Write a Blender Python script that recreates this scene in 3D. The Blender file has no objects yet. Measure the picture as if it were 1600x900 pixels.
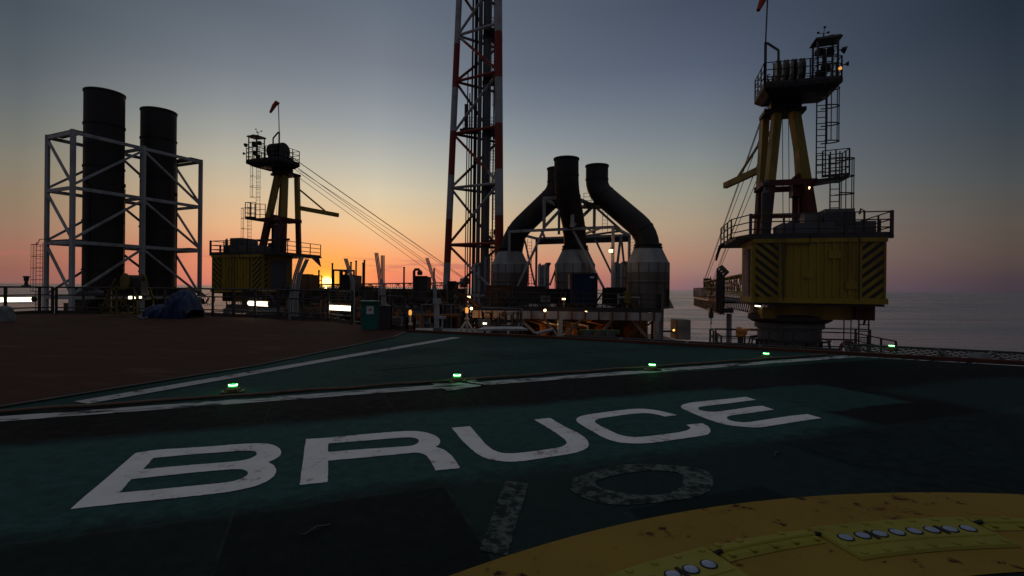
import bpy, bmesh, math, random
from math import sin, cos, pi, radians, hypot, atan2, sqrt
from mathutils import Vector, Matrix

# ------------------------------------------------------------------ camera, sky, sun, exposure
scene = bpy.context.scene
COL = scene.collection
ROLL = 0.01
EYE = 1.6
cam_d = bpy.data.cameras.new("camera"); cam_d.lens = 18.0; cam_d.sensor_width = 36.0
cam_d.clip_start = 0.05; cam_d.clip_end = 200000.0
cam = bpy.data.objects.new("camera", cam_d); COL.objects.link(cam)
cr, sr = cos(ROLL), sin(ROLL)
cam.matrix_world = Matrix(((cr, -sr, 0, 0), (0, 0, -1, 0), (sr, cr, 0, EYE), (0, 0, 0, 1)))
scene.camera = cam
scene.render.resolution_x = 1024; scene.render.resolution_y = 576

SUN_AZ = radians(-19.9)          # measured from +Y towards +X
SUN_EL = radians(0.45)

def s2l(c):
    return tuple(((x/255)/12.92 if x/255 <= .04045 else ((x/255+.055)/1.055)**2.4) for x in c) + (1,)

world = bpy.data.worlds.new("World"); scene.world = world; world.use_nodes = True
nt = world.node_tree; nt.nodes.clear()
def N(tree, typ, **kw):
    n = tree.nodes.new(typ)
    for k, v in kw.items(): setattr(n, k, v)
    return n
def MATH(tree, op, a, b=None, c=None, clamp=False):
    n = N(tree, 'ShaderNodeMath', operation=op); n.use_clamp = clamp
    for i, x in enumerate((a, b, c)):
        if x is None: continue
        if isinstance(x, (int, float)): n.inputs[i].default_value = x
        else: tree.links.new(x, n.inputs[i])
    return n.outputs[0]
def RANGE(tree, x, a, b, c=0.0, d=1.0, smooth=True):
    n = N(tree, 'ShaderNodeMapRange'); n.interpolation_type = 'SMOOTHSTEP' if smooth else 'LINEAR'
    if isinstance(x, (int, float)): n.inputs[0].default_value = x
    else: tree.links.new(x, n.inputs[0])
    for i, v in enumerate((a, b, c, d)): n.inputs[i+1].default_value = v
    return n.outputs[0]
def MIX(tree, f, a, b, mode='MIX'):
    n = N(tree, 'ShaderNodeMix', data_type='RGBA', blend_type=mode)
    for s, x in ((0, f), (6, a), (7, b)):
        if isinstance(x, (int, float)): n.inputs[s].default_value = x
        elif isinstance(x, tuple): n.inputs[s].default_value = x
        else: tree.links.new(x, n.inputs[s])
    return n.outputs[2]
def RAMP(tree, x, stops, mode='LINEAR'):
    n = N(tree, 'ShaderNodeValToRGB'); cr_ = n.color_ramp; cr_.interpolation = mode
    while len(cr_.elements) < len(stops): cr_.elements.new(0.5)
    for e, (p, c) in zip(cr_.elements, stops): e.position = p; e.color = c
    tree.links.new(x, n.inputs[0]); return n.outputs[0]

tc = N(nt, 'ShaderNodeTexCoord'); sep = N(nt, 'ShaderNodeSeparateXYZ'); nt.links.new(tc.outputs['Generated'], sep.inputs[0])
X_, Y_, Z_ = sep.outputs
el = MATH(nt, 'MULTIPLY', MATH(nt, 'ARCSINE', Z_), 180/pi)
# azimuth relative to the sun, degrees
xs = MATH(nt, 'SUBTRACT', MATH(nt, 'MULTIPLY', X_, cos(SUN_AZ)), MATH(nt, 'MULTIPLY', Y_, sin(SUN_AZ)))
ys = MATH(nt, 'ADD', MATH(nt, 'MULTIPLY', X_, sin(SUN_AZ)), MATH(nt, 'MULTIPLY', Y_, cos(SUN_AZ)))
az = MATH(nt, 'MULTIPLY', MATH(nt, 'ARCTAN2', xs, ys), 180/pi)
e45 = MATH(nt, 'POWER', MATH(nt, 'DIVIDE', MATH(nt, 'MAXIMUM', el, 0.0), 90.0, clamp=True), 0.5)   # more stops near the horizon
def ep(e): return (max(e, 0)/90.0)**0.5
ZEN = (140, 140, 142)
SKY = {
 -130: [(0,(60,52,62)),(4,(62,58,70)),(12,(60,64,76)),(30,(62,68,82)),(90,ZEN)],
 -60:  [(0,(112,78,74)),(2,(118,82,72)),(8,(112,92,78)),(14,(86,86,84)),(22,(62,69,77)),(35,(66,73,84)),(90,ZEN)],
 -24:  [(0,(130,94,90)),(1.2,(138,92,86)),(2.4,(146,100,88)),(4.75,(140,112,96)),(7.3,(132,117,98)),(9.9,(120,117,105)),(12.3,(106,109,105)),(14.8,(92,99,102)),(17.2,(80,89,96)),(21.6,(66,76,86)),(34,(72,80,92)),(90,ZEN)],
 -9.5: [(0,(186,110,104)),(2.8,(214,130,104)),(5.9,(216,170,130)),(9,(200,178,146)),(12,(177,171,154)),(15,(151,154,149)),(17.8,(129,135,139)),(20.6,(110,118,127)),(26,(86,95,107)),(38,(86,95,107)),(90,ZEN)],
 5:    [(0,(212,118,104)),(1.5,(224,130,100)),(3.4,(236,160,112)),(6.8,(227,192,146)),(10.2,(206,195,168)),(13.4,(178,178,168)),(16.6,(150,156,158)),(19.7,(130,138,146)),(23,(112,120,131)),(29,(92,102,116)),(40,(88,97,111)),(90,ZEN)],
 22:   [(0,(180,108,104)),(1.5,(194,118,102)),(3.4,(200,142,114)),(6.8,(191,164,132)),(10.2,(171,163,145)),(13.4,(150,153,150)),(16.6,(128,137,144)),(19.7,(108,118,131)),(23,(93,102,117)),(29,(80,90,105)),(40,(80,90,105)),(90,ZEN)],
 39.5: [(0,(124,97,106)),(.8,(132,101,105)),(3.5,(160,123,108)),(6.9,(162,143,122)),(10.1,(148,145,131)),(13.4,(128,134,133)),(16.5,(108,118,127)),(19.6,(95,104,119)),(22.5,(80,90,109)),(28,(63,73,91)),(40,(66,75,90)),(90,ZEN)],
 52:   [(0,(92,78,90)),(1.5,(106,86,92)),(4,(118,99,95)),(7,(112,105,99)),(10,(99,102,103)),(14,(84,91,100)),(21,(60,70,85)),(28,(50,60,75)),(40,(56,64,78)),(90,ZEN)],
 64:   [(0,(62,55,65)),(1.2,(66,57,65)),(3.2,(78,66,65)),(5.5,(80,72,69)),(9,(68,71,73)),(13,(52,60,70)),(18,(39,49,62)),(23,(27,37,51)),(35,(40,48,62)),(90,ZEN)],
 130:  [(0,(60,52,62)),(4,(62,58,70)),(12,(60,64,76)),(30,(62,68,82)),(90,ZEN)],
}
keys = sorted(SKY)
col = None
for k, key in enumerate(keys):
    r = RAMP(nt, e45, [(ep(e), s2l(c)) for e, c in SKY[key]])
    col = r if col is None else MIX(nt, RANGE(nt, az, keys[k-1], key, smooth=False), col, r)
# thin low cloud streaks near the sunset
cmb = N(nt, 'ShaderNodeCombineXYZ'); nt.links.new(MATH(nt,'MULTIPLY',az,0.16), cmb.inputs[0]); nt.links.new(MATH(nt,'MULTIPLY',el,1.25), cmb.inputs[1])
nz = N(nt, 'ShaderNodeTexNoise'); nz.inputs['Scale'].default_value = 1.5; nz.inputs['Detail'].default_value = 4; nt.links.new(cmb.outputs[0], nz.inputs['Vector'])
cm = MATH(nt,'MULTIPLY', RANGE(nt, nz.outputs[0], 0.50, 0.63), MATH(nt,'MULTIPLY', RANGE(nt, el, 1.4, 2.2), RANGE(nt, el, 3.6, 2.4)))
cm = MATH(nt,'MULTIPLY', cm, MATH(nt,'MULTIPLY', RANGE(nt, az, -40, -22), RANGE(nt, az, 26, 8)))
col = MIX(nt, MATH(nt,'MULTIPLY',cm,0.75), col, s2l((168,98,98)))
# sun glow and disc
dv = N(nt, 'ShaderNodeVectorMath', operation='DOT_PRODUCT'); nt.links.new(tc.outputs['Generated'], dv.inputs[0])
sdir = Vector((sin(SUN_AZ)*cos(SUN_EL), cos(SUN_AZ)*cos(SUN_EL), sin(SUN_EL))); dv.inputs[1].default_value = sdir
ang = MATH(nt, 'MULTIPLY', MATH(nt, 'ARCCOSINE', MATH(nt, 'MINIMUM', dv.outputs['Value'], 1.0)), 180/pi)
elv = MATH(nt,'MULTIPLY', MATH(nt,'SUBTRACT', el, 0.45), 1.0)
g1 = MATH(nt, 'POWER', RANGE(nt, ang, 7.0, 0.3, smooth=False), 1.7)
g2 = MATH(nt, 'POWER', RANGE(nt, ang, 1.6, 0.2, smooth=False), 2.0)
col = MIX(nt, MATH(nt,'MULTIPLY',g1,.95), col, (1.0,.43,.03,1))
col = MIX(nt, 1.0, col, MIX(nt, g2, (0,0,0,1), (1.0,0.55,0.05,1)), 'ADD')
col = MIX(nt, RANGE(nt, ang, 0.62, 0.42), col, (5.0,3.0,.75,1))
sky = N(nt, 'ShaderNodeTexSky', sky_type='NISHITA'); sky.sun_disc = False; sky.sun_elevation = SUN_EL; sky.sun_rotation = SUN_AZ
nt.links.new(tc.outputs['Generated'], sky.inputs[0])
bg = N(nt, 'ShaderNodeBackground'); bg.inputs[1].default_value = 1.04; nt.links.new(col, bg.inputs[0])
bg2 = N(nt, 'ShaderNodeBackground'); bg2.inputs[1].default_value = 0.012; nt.links.new(sky.outputs[0], bg2.inputs[0])
ad = N(nt, 'ShaderNodeAddShader'); nt.links.new(bg.outputs[0], ad.inputs[0]); nt.links.new(bg2.outputs[0], ad.inputs[1])
wo = N(nt, 'ShaderNodeOutputWorld'); nt.links.new(ad.outputs[0], wo.inputs[0])

sd = bpy.data.lights.new("sun", 'SUN'); sd.energy = 0.15; sd.angle = radians(0.5); sd.color = (1.0, 0.42, 0.14)
so = bpy.data.objects.new("sun", sd); COL.objects.link(so); so.rotation_euler = (-sdir).to_track_quat('-Z', 'Y').to_euler()
scene.view_settings.view_transform = 'Standard'; scene.view_settings.look = 'None'
scene.view_settings.exposure = 0.0; scene.view_settings.gamma = 1.0

# ------------------------------------------------------------------ helpers
def lookat(px, py, Z):
    """the point at forward distance Z that stands at (px, py) of the 1600x900 picture"""
    dx, dy = px-800, py-450
    l = dx*cos(ROLL)+dy*sin(ROLL); d = -dx*sin(ROLL)+dy*cos(ROLL)
    return Vector((l/800*Z, Z, EYE-d/800*Z))
def ground(px, py, z=0.0):
    dx, dy = px-800, py-450
    l = dx*cos(ROLL)+dy*sin(ROLL); d = -dx*sin(ROLL)+dy*cos(ROLL)
    Z = (EYE-z)*800/d
    return Vector((l/800*Z, Z, z))
V = Vector
def tag(o, label=None, cat=None, group=None, kind=None):
    if label: o['label'] = label
    if cat: o['category'] = cat
    if group: o['group'] = group
    if kind: o['kind'] = kind
    return o
def thing(name, loc, label, cat, group=None):
    o = bpy.data.objects.new(name, None); o.empty_display_size = 0.3; COL.objects.link(o); o.location = loc
    return tag(o, label, cat, group)
def wloc(o):
    p = V((0, 0, 0))
    while o is not None: p = p + V(o.location); o = o.parent
    return p

class MB:
    def __init__(s): s.v = []; s.f = []; s.sm = []
    def add(s, vs, fs, smooth=False):
        b = len(s.v); s.v += [tuple(v) for v in vs]
        for f in fs: s.f.append([b+i for i in f]); s.sm.append(smooth)
        return s
    def hexa(s, c):    # 8 corners: bottom 4, top 4
        return s.add(c, [(3,2,1,0),(4,5,6,7),(0,1,5,4),(1,2,6,5),(2,3,7,6),(3,0,4,7)])
    def box(s, c, size, rz=0.0):
        x, y, z = [q/2 for q in size]; R = Matrix.Rotation(rz, 3, 'Z'); c = V(c)
        return s.hexa([c+R@V((a*x, b*y, d*z)) for d in (-1, 1) for a, b in ((-1,-1),(1,-1),(1,1),(-1,1))])
    def bbox(s, x0, x1, y0, y1, z0, z1):
        return s.box(((x0+x1)/2,(y0+y1)/2,(z0+z1)/2), (x1-x0, y1-y0, z1-z0))
    def tbox(s, T, u0, u1, v0, v1, z0, z1):
        return s.hexa([T(a, b, z) for z in (z0, z1) for a, b in ((u0,v0),(u1,v0),(u1,v1),(u0,v1))])
    def beam(s, p, q, w, h=None):
        h = h or w; p, q = V(p), V(q); d = (q-p)
        if d.length < 1e-6: return s
        d.normalize(); up = V((0,0,1)) if abs(d.z) < .95 else V((1,0,0))
        a = d.cross(up).normalized()*w/2; b = a.cross(d).normalized()*h/2
        return s.hexa([p-a-b, p+a-b, p+a+b, p-a+b, q-a-b, q+a-b, q+a+b, q-a+b])
    def tube(s, pts, r, n=8, caps=True, smooth=True):
        pts = [V(p) for p in pts]; m = len(pts)
        rs = r if isinstance(r, (list, tuple)) else [r]*m
        t = []
        for i in range(m):
            a = pts[max(i-1,0)]; b = pts[min(i+1,m-1)]; t.append((b-a).normalized())
        up = V((0,0,1)) if abs(t[0].z) < .9 else V((1,0,0))
        x = t[0].cross(up).normalized(); vs = []
        for i in range(m):
            x = (x - t[i]*x.dot(t[i])).normalized(); y = t[i].cross(x)
            k = 1.0
            if 0 < i < m-1:
                c = (pts[i]-pts[i-1]).normalized().dot((pts[i+1]-pts[i]).normalized()); k = 1.0
            for j in range(n):
                a = 2*pi*j/n; vs.append(pts[i]+(x*cos(a)+y*sin(a))*rs[i]*k)
        fs = [(i*n+j, i*n+(j+1)%n, (i+1)*n+(j+1)%n, (i+1)*n+j) for i in range(m-1) for j in range(n)]
        s.add(vs, fs, smooth)
        if caps: s.add(vs[:n], [tuple(range(n))]); s.add(vs[-n:], [tuple(range(n))])
        return s
    def lathe(s, c, prof, n=32, caps=True, axis=None, smooth=True):
        c = V(c); Q = axis.to_track_quat('Z','Y') if axis is not None else None; vs = []
        for r, z in prof:
            for j in range(n):
                p = V((r*cos(2*pi*j/n), r*sin(2*pi*j/n), z)); vs.append(c+(Q@p if Q else p))
        for i in range(len(prof)-1):
            q = vs[i*n:(i+2)*n]
            s.add(q, [(j, (j+1)%n, n+(j+1)%n, n+j) for j in range(n)], smooth)
        if caps:
            if prof[0][0] > 1e-4: s.add(vs[:n], [tuple(range(n))])
            if prof[-1][0] > 1e-4: s.add(vs[-n:], [tuple(range(n))])
        return s
    def prism(s, poly, z0, z1):
        n = len(poly)
        vs = [V((p[0],p[1],z0)) for p in poly]+[V((p[0],p[1],z1)) for p in poly]
        return s.add(vs, [tuple(range(n-1,-1,-1)), tuple(range(n,2*n))]+[(i,(i+1)%n,n+(i+1)%n,n+i) for i in range(n)])
    def build(s, name, m, parent=None, loc=None, label=None, cat=None, group=None, kind=None, recalc=True, tri=False):
        off = wloc(parent) if parent is not None else V((0,0,0))
        if loc is not None: off = off+V(loc)
        me = bpy.data.meshes.new(name)
        me.from_pydata([tuple(V(v)-off) for v in s.v], [], s.f)
        for p, q in zip(me.polygons, s.sm): p.use_smooth = q
        if recalc or tri:
            b = bmesh.new(); b.from_mesh(me)
            if recalc: bmesh.ops.recalc_face_normals(b, faces=b.faces)
            b.to_mesh(me); b.free()
        me.materials.append(m); me.update()
        o = bpy.data.objects.new(name, me); COL.objects.link(o)
        if loc is not None: o.location = loc
        if parent is not None: o.parent = parent
        return tag(o, label, cat, group, kind)

def copy_tree(o, parent=None):
    c = o.copy(); COL.objects.link(c); c.parent = parent
    for ch in list(o.children): copy_tree(ch, c)
    return c

def clip(poly, inside, inter):
    out = []
    for i in range(len(poly)):
        a, b = poly[i-1], poly[i]
        ia, ib = inside(a), inside(b)
        if ia != ib: out.append(inter(a, b))
        if ib: out.append(b)
    return out
def cliprect(poly, x0, x1, y0, y1):
    for ax, lim, sg in ((0,x0,1),(0,x1,-1),(1,y0,1),(1,y1,-1)):
        if not poly: return []
        poly = clip(poly, lambda p: (p[ax]-lim)*sg >= 0,
                    lambda a, b: tuple(a[k]+(b[k]-a[k])*((lim-a[ax])/(b[ax]-a[ax])) for k in (0,1)))
    return poly

# ------------------------------------------------------------------ materials
MATS = {}
def mat(name, base, rough=.6, metal=0.0, dirt=None, dscale=2.0, damt=.45, spec=.3, bump=0.0, bscale=30.0, emit=None, estr=0.0, streak=False):
    m = bpy.data.materials.new(name); m.use_nodes = True; t = m.node_tree; b = t.nodes['Principled BSDF']
    b.inputs['Roughness'].default_value = rough; b.inputs['Metallic'].default_value = metal
    b.inputs['Specular IOR Level'].default_value = spec
    c4 = tuple(base)+(1,)
    b.inputs['Base Color'].default_value = c4
    if dirt:
        tcn = N(t, 'ShaderNodeTexCoord'); vec = tcn.outputs['Object']
        if streak:
            mp = N(t, 'ShaderNodeMapping'); mp.inputs['Scale'].default_value = (1,1,.18); t.links.new(vec, mp.inputs[0]); vec = mp.outputs[0]
        n1 = N(t, 'ShaderNodeTexNoise'); n1.inputs['Scale'].default_value = dscale; n1.inputs['Detail'].default_value = 8; n1.inputs['Roughness'].default_value = .65
        t.links.new(vec, n1.inputs['Vector'])
        n2 = N(t, 'ShaderNodeTexNoise'); n2.inputs['Scale'].default_value = dscale*.31; n2.inputs['Detail'].default_value = 4; t.links.new(vec, n2.inputs['Vector'])
        f = RANGE(t, MATH(t,'ADD', n1.outputs[0], MATH(t,'MULTIPLY',n2.outputs[0],.5)), .72, .92)
        c = MIX(t, MATH(t,'MULTIPLY',f,damt), c4, tuple(dirt)+(1,))
        c = MIX(t, RANGE(t, n2.outputs[0], .3, .7, 0.0, .35), c, tuple(x*.62 for x in base)+(1,))
        t.links.new(c, b.inputs['Base Color'])
        t.links.new(RANGE(t, n1.outputs[0], .3, .7, max(rough-.12,.05), min(rough+.15,1)), b.inputs['Roughness'])
    if bump:
        tcn = N(t, 'ShaderNodeTexCoord'); n3 = N(t, 'ShaderNodeTexNoise'); n3.inputs['Scale'].default_value = bscale; n3.inputs['Detail'].default_value = 4
        t.links.new(tcn.outputs['Object'], n3.inputs['Vector']); bp = N(t, 'ShaderNodeBump'); bp.inputs['Strength'].default_value = bump; bp.inputs['Distance'].default_value = .02
        t.links.new(n3.outputs[0], bp.inputs['Height']); t.links.new(bp.outputs[0], b.inputs['Normal'])
    if emit:
        b.inputs['Emission Color'].default_value = tuple(emit)+(1,); b.inputs['Emission Strength'].default_value = estr
    MATS[name] = m; return m
RUST = (.12,.05,.025)
mat('white_steel', (.36,.38,.40), .5, dirt=RUST, dscale=1.3, damt=.6, streak=True)
mat('beam_cream', (.50,.47,.44), .55, dirt=RUST, dscale=1.3, damt=.6, streak=True)
mat('cone_brown', (.17,.15,.135), .6, dirt=(.10,.06,.04), dscale=.9, damt=.7, streak=True)
mat('cone_pale', (.29,.305,.32), .6, dirt=(.16,.12,.10), dscale=.9, damt=.5, streak=True)
mat('winch_yellow', (.13,.095,.018), .6, dirt=(.05,.03,.02), dscale=2)
mat('grey_steel', (.13,.135,.145), .5, dirt=RUST, dscale=1.5, damt=.5, streak=True)
mat('dark_steel', (.045,.043,.045), .55, dirt=RUST, dscale=1.5, damt=.5)
mat('black_steel', (.02,.02,.021), .6, dirt=(.05,.03,.02), dscale=1.2)
mat('stack_black', (.028,.026,.027), .65, dirt=(.07,.035,.02), dscale=.5, damt=.7, streak=True)
mat('cone_grey', (.21,.22,.23), .6, dirt=(.13,.08,.05), dscale=.9, damt=.7, streak=True)
mat('yellow', (.30,.205,.022), .5, dirt=(.12,.06,.02), dscale=1.3, damt=.6, streak=True)
mat('tower_yellow', (.29,.20,.035), .55, dirt=(.1,.05,.02), dscale=1.6, damt=.6, streak=True)
mat('oxide_red', (.10,.02,.017), .6, dirt=(.06,.03,.02), dscale=2)
mat('orange_paint', (.5,.17,.02), .5, dirt=(.2,.08,.02), dscale=3)
mat('sock_orange', (.35,.05,.025), .8)
mat('green_hose', (.10,.14,.05), .6, dirt=(.04,.05,.02), dscale=6)
mat('chevron_black', (.03,.028,.025), .6)
mat('blue_container', (.008,.022,.075), .5, dirt=(.05,.04,.04), dscale=1.5)
mat('blue_tarp', (.008,.022,.085), .5, dirt=(.02,.03,.08), dscale=3, bump=.5, bscale=5)
mat('teal_paint', (.012,.13,.105), .45, dirt=(.03,.1,.08), dscale=4)
mat('green_dark', (.03,.10,.08), .5)
mat('notice_white', (.7,.7,.66), .6, dirt=(.3,.2,.15), dscale=9)
mat('notice_red', (.5,.06,.04), .6)
mat('notice_blue', (.03,.12,.35), .6)
mat('hull', (.20,.08,.03), .7, dirt=(.05,.03,.02), dscale=.6, damt=.7)
mat('rope', (.03,.028,.026), .7)
mat('netting', (.05,.05,.05), .7)
mat('rubber', (.015,.015,.016), .8)
mat('white_cloth', (.15,.17,.18), .8, dirt=(.3,.3,.3), dscale=4)
mat('lens_sky_reflection', (.27,.31,.43), .18, dirt=(.25,.28,.36), dscale=60, spec=.6)  # unlit lens glass; the bright sky reflection is put into its grey-blue colour
mat('panel_yellow', (.25,.225,.018), .55, dirt=(.20,.17,.02), dscale=5, damt=.4)
mat('galv', (.10,.10,.105), .4, metal=.6, dirt=(.1,.08,.07), dscale=5)
mat('tube_glow', (.9,.85,.7), .4, emit=(1.0,.86,.58), estr=3.2)
mat('flood_glow', (.9,.8,.6), .4, emit=(1.0,.62,.26), estr=5.0)
mat('amber_glow', (.9,.6,.3), .4, emit=(1.0,.40,.08), estr=.8)
mat('white_glow', (.9,.9,.8), .4, emit=(1.0,.9,.7), estr=4)
mat('green_glow', (.1,.9,.3), .4, emit=(.02,1.0,.07), estr=.35)
mat('green_hot', (.4,1,.5), .4, emit=(.30,1.0,.38), estr=7.0)
mat('red_glow', (.9,.1,.05), .4, emit=(1.0,.12,.03), estr=2.0)
mat('platform_side', (.16,.10,.06), .8, dirt=RUST, dscale=.7)
mat('corrugated', (.35,.24,.12), .7, dirt=(.1,.05,.03), dscale=1.0)
mat('conduit_brown', (.14,.09,.06), .7, dirt=(.05,.03,.02), dscale=4)

def banded():
    m = bpy.data.materials.new('tower_paint'); m.use_nodes = True; t = m.node_tree; b = t.nodes['Principled BSDF']
    g = N(t, 'ShaderNodeTexCoord'); sp = N(t, 'ShaderNodeSeparateXYZ'); t.links.new(g.outputs['Object'], sp.inputs[0])
    f = MATH(t, 'FLOORED_MODULO', MATH(t, 'DIVIDE', MATH(t, 'ADD', sp.outputs[2], 500-4.0-500+85.4), 8.54), 1.0)
    k = MATH(t, 'LESS_THAN', f, .5)
    nz1 = N(t, 'ShaderNodeTexNoise'); nz1.inputs['Scale'].default_value = 1.2; nz1.inputs['Detail'].default_value = 8
    t.links.new(g.outputs['Object'], nz1.inputs['Vector'])
    c = MIX(t, k, s2l((158,159,163)), (.24,.03,.02,1))
    c = MIX(t, RANGE(t, nz1.outputs[0], .45, .75, 0, .55), c, (.09,.06,.05,1))
    t.links.new(c, b.inputs['Base Color']); b.inputs['Roughness'].default_value = .55; b.inputs['Specular IOR Level'].default_value = .3
    MATS['tower_paint'] = m
banded()

A_T = radians(21.4); T0 = (-3.14, 3.64)
def paint_nodes(t):
    g = N(t, 'ShaderNodeTexCoord'); return g.outputs['Object']
def noise(t, vec, sc, det=6, rough=.6):
    n = N(t, 'ShaderNodeTexNoise'); n.inputs['Scale'].default_value = sc; n.inputs['Detail'].default_value = det; n.inputs['Roughness'].default_value = rough
    t.links.new(vec, n.inputs['Vector']); return n.outputs[0]
def gritty(t, b, vec, strength=.5):
    n = noise(t, vec, 170, 3); n2 = noise(t, vec, 6, 5)
    bp = N(t, 'ShaderNodeBump'); bp.inputs['Strength'].default_value = strength; bp.inputs['Distance'].default_value = .004
    t.links.new(MATH(t,'ADD',n,MATH(t,'MULTIPLY',n2,.8)), bp.inputs['Height']); t.links.new(bp.outputs[0], b.inputs['Normal'])

def deck_material():
    m = bpy.data.materials.new('helideck_coating'); m.use_nodes = True; t = m.node_tree; b = t.nodes['Principled BSDF']
    vec = paint_nodes(t)
    mp = N(t, 'ShaderNodeMapping', vector_type='TEXTURE'); mp.inputs['Location'].default_value = (T0[0], T0[1], 0); mp.inputs['Rotation'].default_value = (0,0,A_T)
    t.links.new(vec, mp.inputs[0]); s = N(t, 'ShaderNodeSeparateXYZ'); t.links.new(mp.outputs[0], s.inputs[0])
    nA = noise(t, vec, 1.1, 5); nB = noise(t, vec, 7, 8, .7); nC = noise(t, vec, 40, 4, .6); nD = noise(t, vec, .35, 4)
    wob = MATH(t,'ADD', MATH(t,'MULTIPLY', MATH(t,'SUBTRACT', nA, .5), .55), MATH(t,'MULTIPLY', MATH(t,'SUBTRACT', nB, .5), .22))
    u = MATH(t,'ADD', s.outputs[0], wob); v = MATH(t,'ADD', s.outputs[1], wob)
    sw = MATH(t,'MULTIPLY', MATH(t,'SUBTRACT', noise(t, vec, 18, 5, .7), .5), .07)
    us = MATH(t,'ADD', s.outputs[0], sw); vs_ = MATH(t,'ADD', s.outputs[1], sw)
    def rect(u0,u1,v0,v1,e, uu=u, vv=v):
        r = MATH(t,'MULTIPLY', RANGE(t,uu,u0-e,u0+e), RANGE(t,uu,u1+e,u1-e))
        return MATH(t,'MULTIPLY', r, MATH(t,'MULTIPLY', RANGE(t,vv,v0-e,v0+e), RANGE(t,vv,v1+e,v1-e)))
    black = MIX(t, RANGE(t,nD,.35,.65), (.0055,.0058,.0065,1), (.011,.0115,.013,1))
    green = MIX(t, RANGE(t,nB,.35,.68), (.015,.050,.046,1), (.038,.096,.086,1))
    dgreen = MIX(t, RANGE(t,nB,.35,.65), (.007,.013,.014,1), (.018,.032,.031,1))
    c = black
    # lower, older dark green coat
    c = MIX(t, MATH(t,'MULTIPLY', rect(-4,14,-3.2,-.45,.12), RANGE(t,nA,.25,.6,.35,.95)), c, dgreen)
    c = MIX(t, MATH(t,'MULTIPLY', rect(2.62,6.2,-1.75,-.42,.05, us, vs_), .8), c, MIX(t, RANGE(t,nB,.3,.7), (.010,.022,.022,1),(.022,.044,.040,1)))
    c = MIX(t, rect(1.10,2.60,-1.9,-.50,.025, us, vs_), c, (.0075,.0125,.0135,1))
    c = MIX(t, MATH(t,'MULTIPLY',rect(3.75,5.05,-1.9,-1.38,.03, us, vs_),.8), c, (.0075,.0125,.0135,1))
    # green patch behind the name
    c = MIX(t, MATH(t,'MULTIPLY', rect(-1.7,7.9,-.42,1.95,.20), RANGE(t,nA,.2,.5,.8,1)), c, green)
    c = MIX(t, MATH(t,'MULTIPLY', rect(7.6,9.75,.28,1.75,.06), .75), c, green)
    c = MIX(t, MATH(t,'MULTIPLY', rect(10.2,14,-1.0,1.1,.3), .4), c, green)
    # far green field beyond the perimeter line
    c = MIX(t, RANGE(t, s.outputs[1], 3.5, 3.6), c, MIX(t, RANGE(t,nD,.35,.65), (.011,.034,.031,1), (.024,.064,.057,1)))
    # seams
    seam = None
    for vec_, val, w in ((0, 1.10, .006), (0, 2.61, .008), (1, -.50, .006), (0, 3.70,.004), (0, 6.6,.004), (0,9.5,.004), (1,2.9,.004), (0,-1.4,.004)):
        d = MATH(t,'ABSOLUTE', MATH(t,'SUBTRACT', s.outputs[vec_], val)); k = RANGE(t, d, w*2.2, w*.6)
        seam = k if seam is None else MATH(t,'MAXIMUM', seam, k)
    c = MIX(t, MATH(t,'MULTIPLY', seam, RANGE(t,nB,.4,.6,.1,.6)), c, (.045,.052,.05,1))
    # rust bleeding through and grit
    c = MIX(t, MATH(t,'MULTIPLY', RANGE(t, MATH(t,'ADD',nB,MATH(t,'MULTIPLY',nD,.35)), .74, .86), .5), c, (.022,.011,.010,1))
    c = MIX(t, RANGE(t, nC, .58, .74, 0, .45), c, (.030,.040,.038,1))
    scuff = noise(t, vec, 14, 9, .75)
    c = MIX(t, RANGE(t, scuff, .56, .72, 0, .55), c, (.026,.042,.039,1))
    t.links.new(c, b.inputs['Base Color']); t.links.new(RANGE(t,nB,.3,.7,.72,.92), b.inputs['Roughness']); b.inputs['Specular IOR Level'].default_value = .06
    gritty(t, b, vec, .7)
    MATS['helideck_coating'] = m
deck_material()

def paint(name, base, wear, w0=.60, w1=.72, scale=5.0, stain=None, rough=.8, stretch=None):
    """worn paint: base where the coat holds, wear where it has gone"""
    m = bpy.data.materials.new(name); m.use_nodes = True; t = m.node_tree; b = t.nodes['Principled BSDF']
    vec = paint_nodes(t)
    if stretch:
        mp = N(t,'ShaderNodeMapping', vector_type='TEXTURE'); mp.inputs['Rotation'].default_value=(0,0,stretch[0]); mp.inputs['Scale'].default_value=(stretch[1],1,1); t.links.new(vec, mp.inputs[0]); vec2 = mp.outputs[0]
    else: vec2 = vec
    n1 = noise(t, vec2, scale, 9, .7); n2 = noise(t, vec, scale*.22, 4); n3 = noise(t, vec, scale*9, 3)
    c = MIX(t, RANGE(t,n2,.35,.65,0,.35), tuple(base)+(1,), tuple(x*.7 for x in base)+(1,))
    c = MIX(t, RANGE(t,n3,.55,.75,0,.25), c, tuple(x*.6 for x in base)+(1,))
    if stain: c = MIX(t, RANGE(t, MATH(t,'ADD',n1,MATH(t,'MULTIPLY',n2,.6)), .86, 1.0, 0,.8), c, tuple(stain)+(1,))
    f = RANGE(t, MATH(t,'ADD',MATH(t,'MULTIPLY',n1,.8),MATH(t,'MULTIPLY',n2,.2)), w0, w1)
    c = MIX(t, f, c, tuple(wear)+(1,))
    t.links.new(c, b.inputs['Base Color']); b.inputs['Roughness'].default_value = rough; b.inputs['Specular IOR Level'].default_value = .08
    gritty(t, b, vec, .6)
    MATS[name] = m; return m
paint('letter_white', (.74,.73,.71), (.05,.07,.065), .655, .69, 11.0, stain=(.30,.18,.15))
paint('line_white', (.46,.455,.44), (.02,.019,.019), .50, .57, 7.0, stain=(.2,.1,.07), stretch=(A_T,4))
paint('line_far', (.42,.42,.41), (.03,.03,.03), .55, .63, 4.0, stain=(.2,.1,.07))
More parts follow.
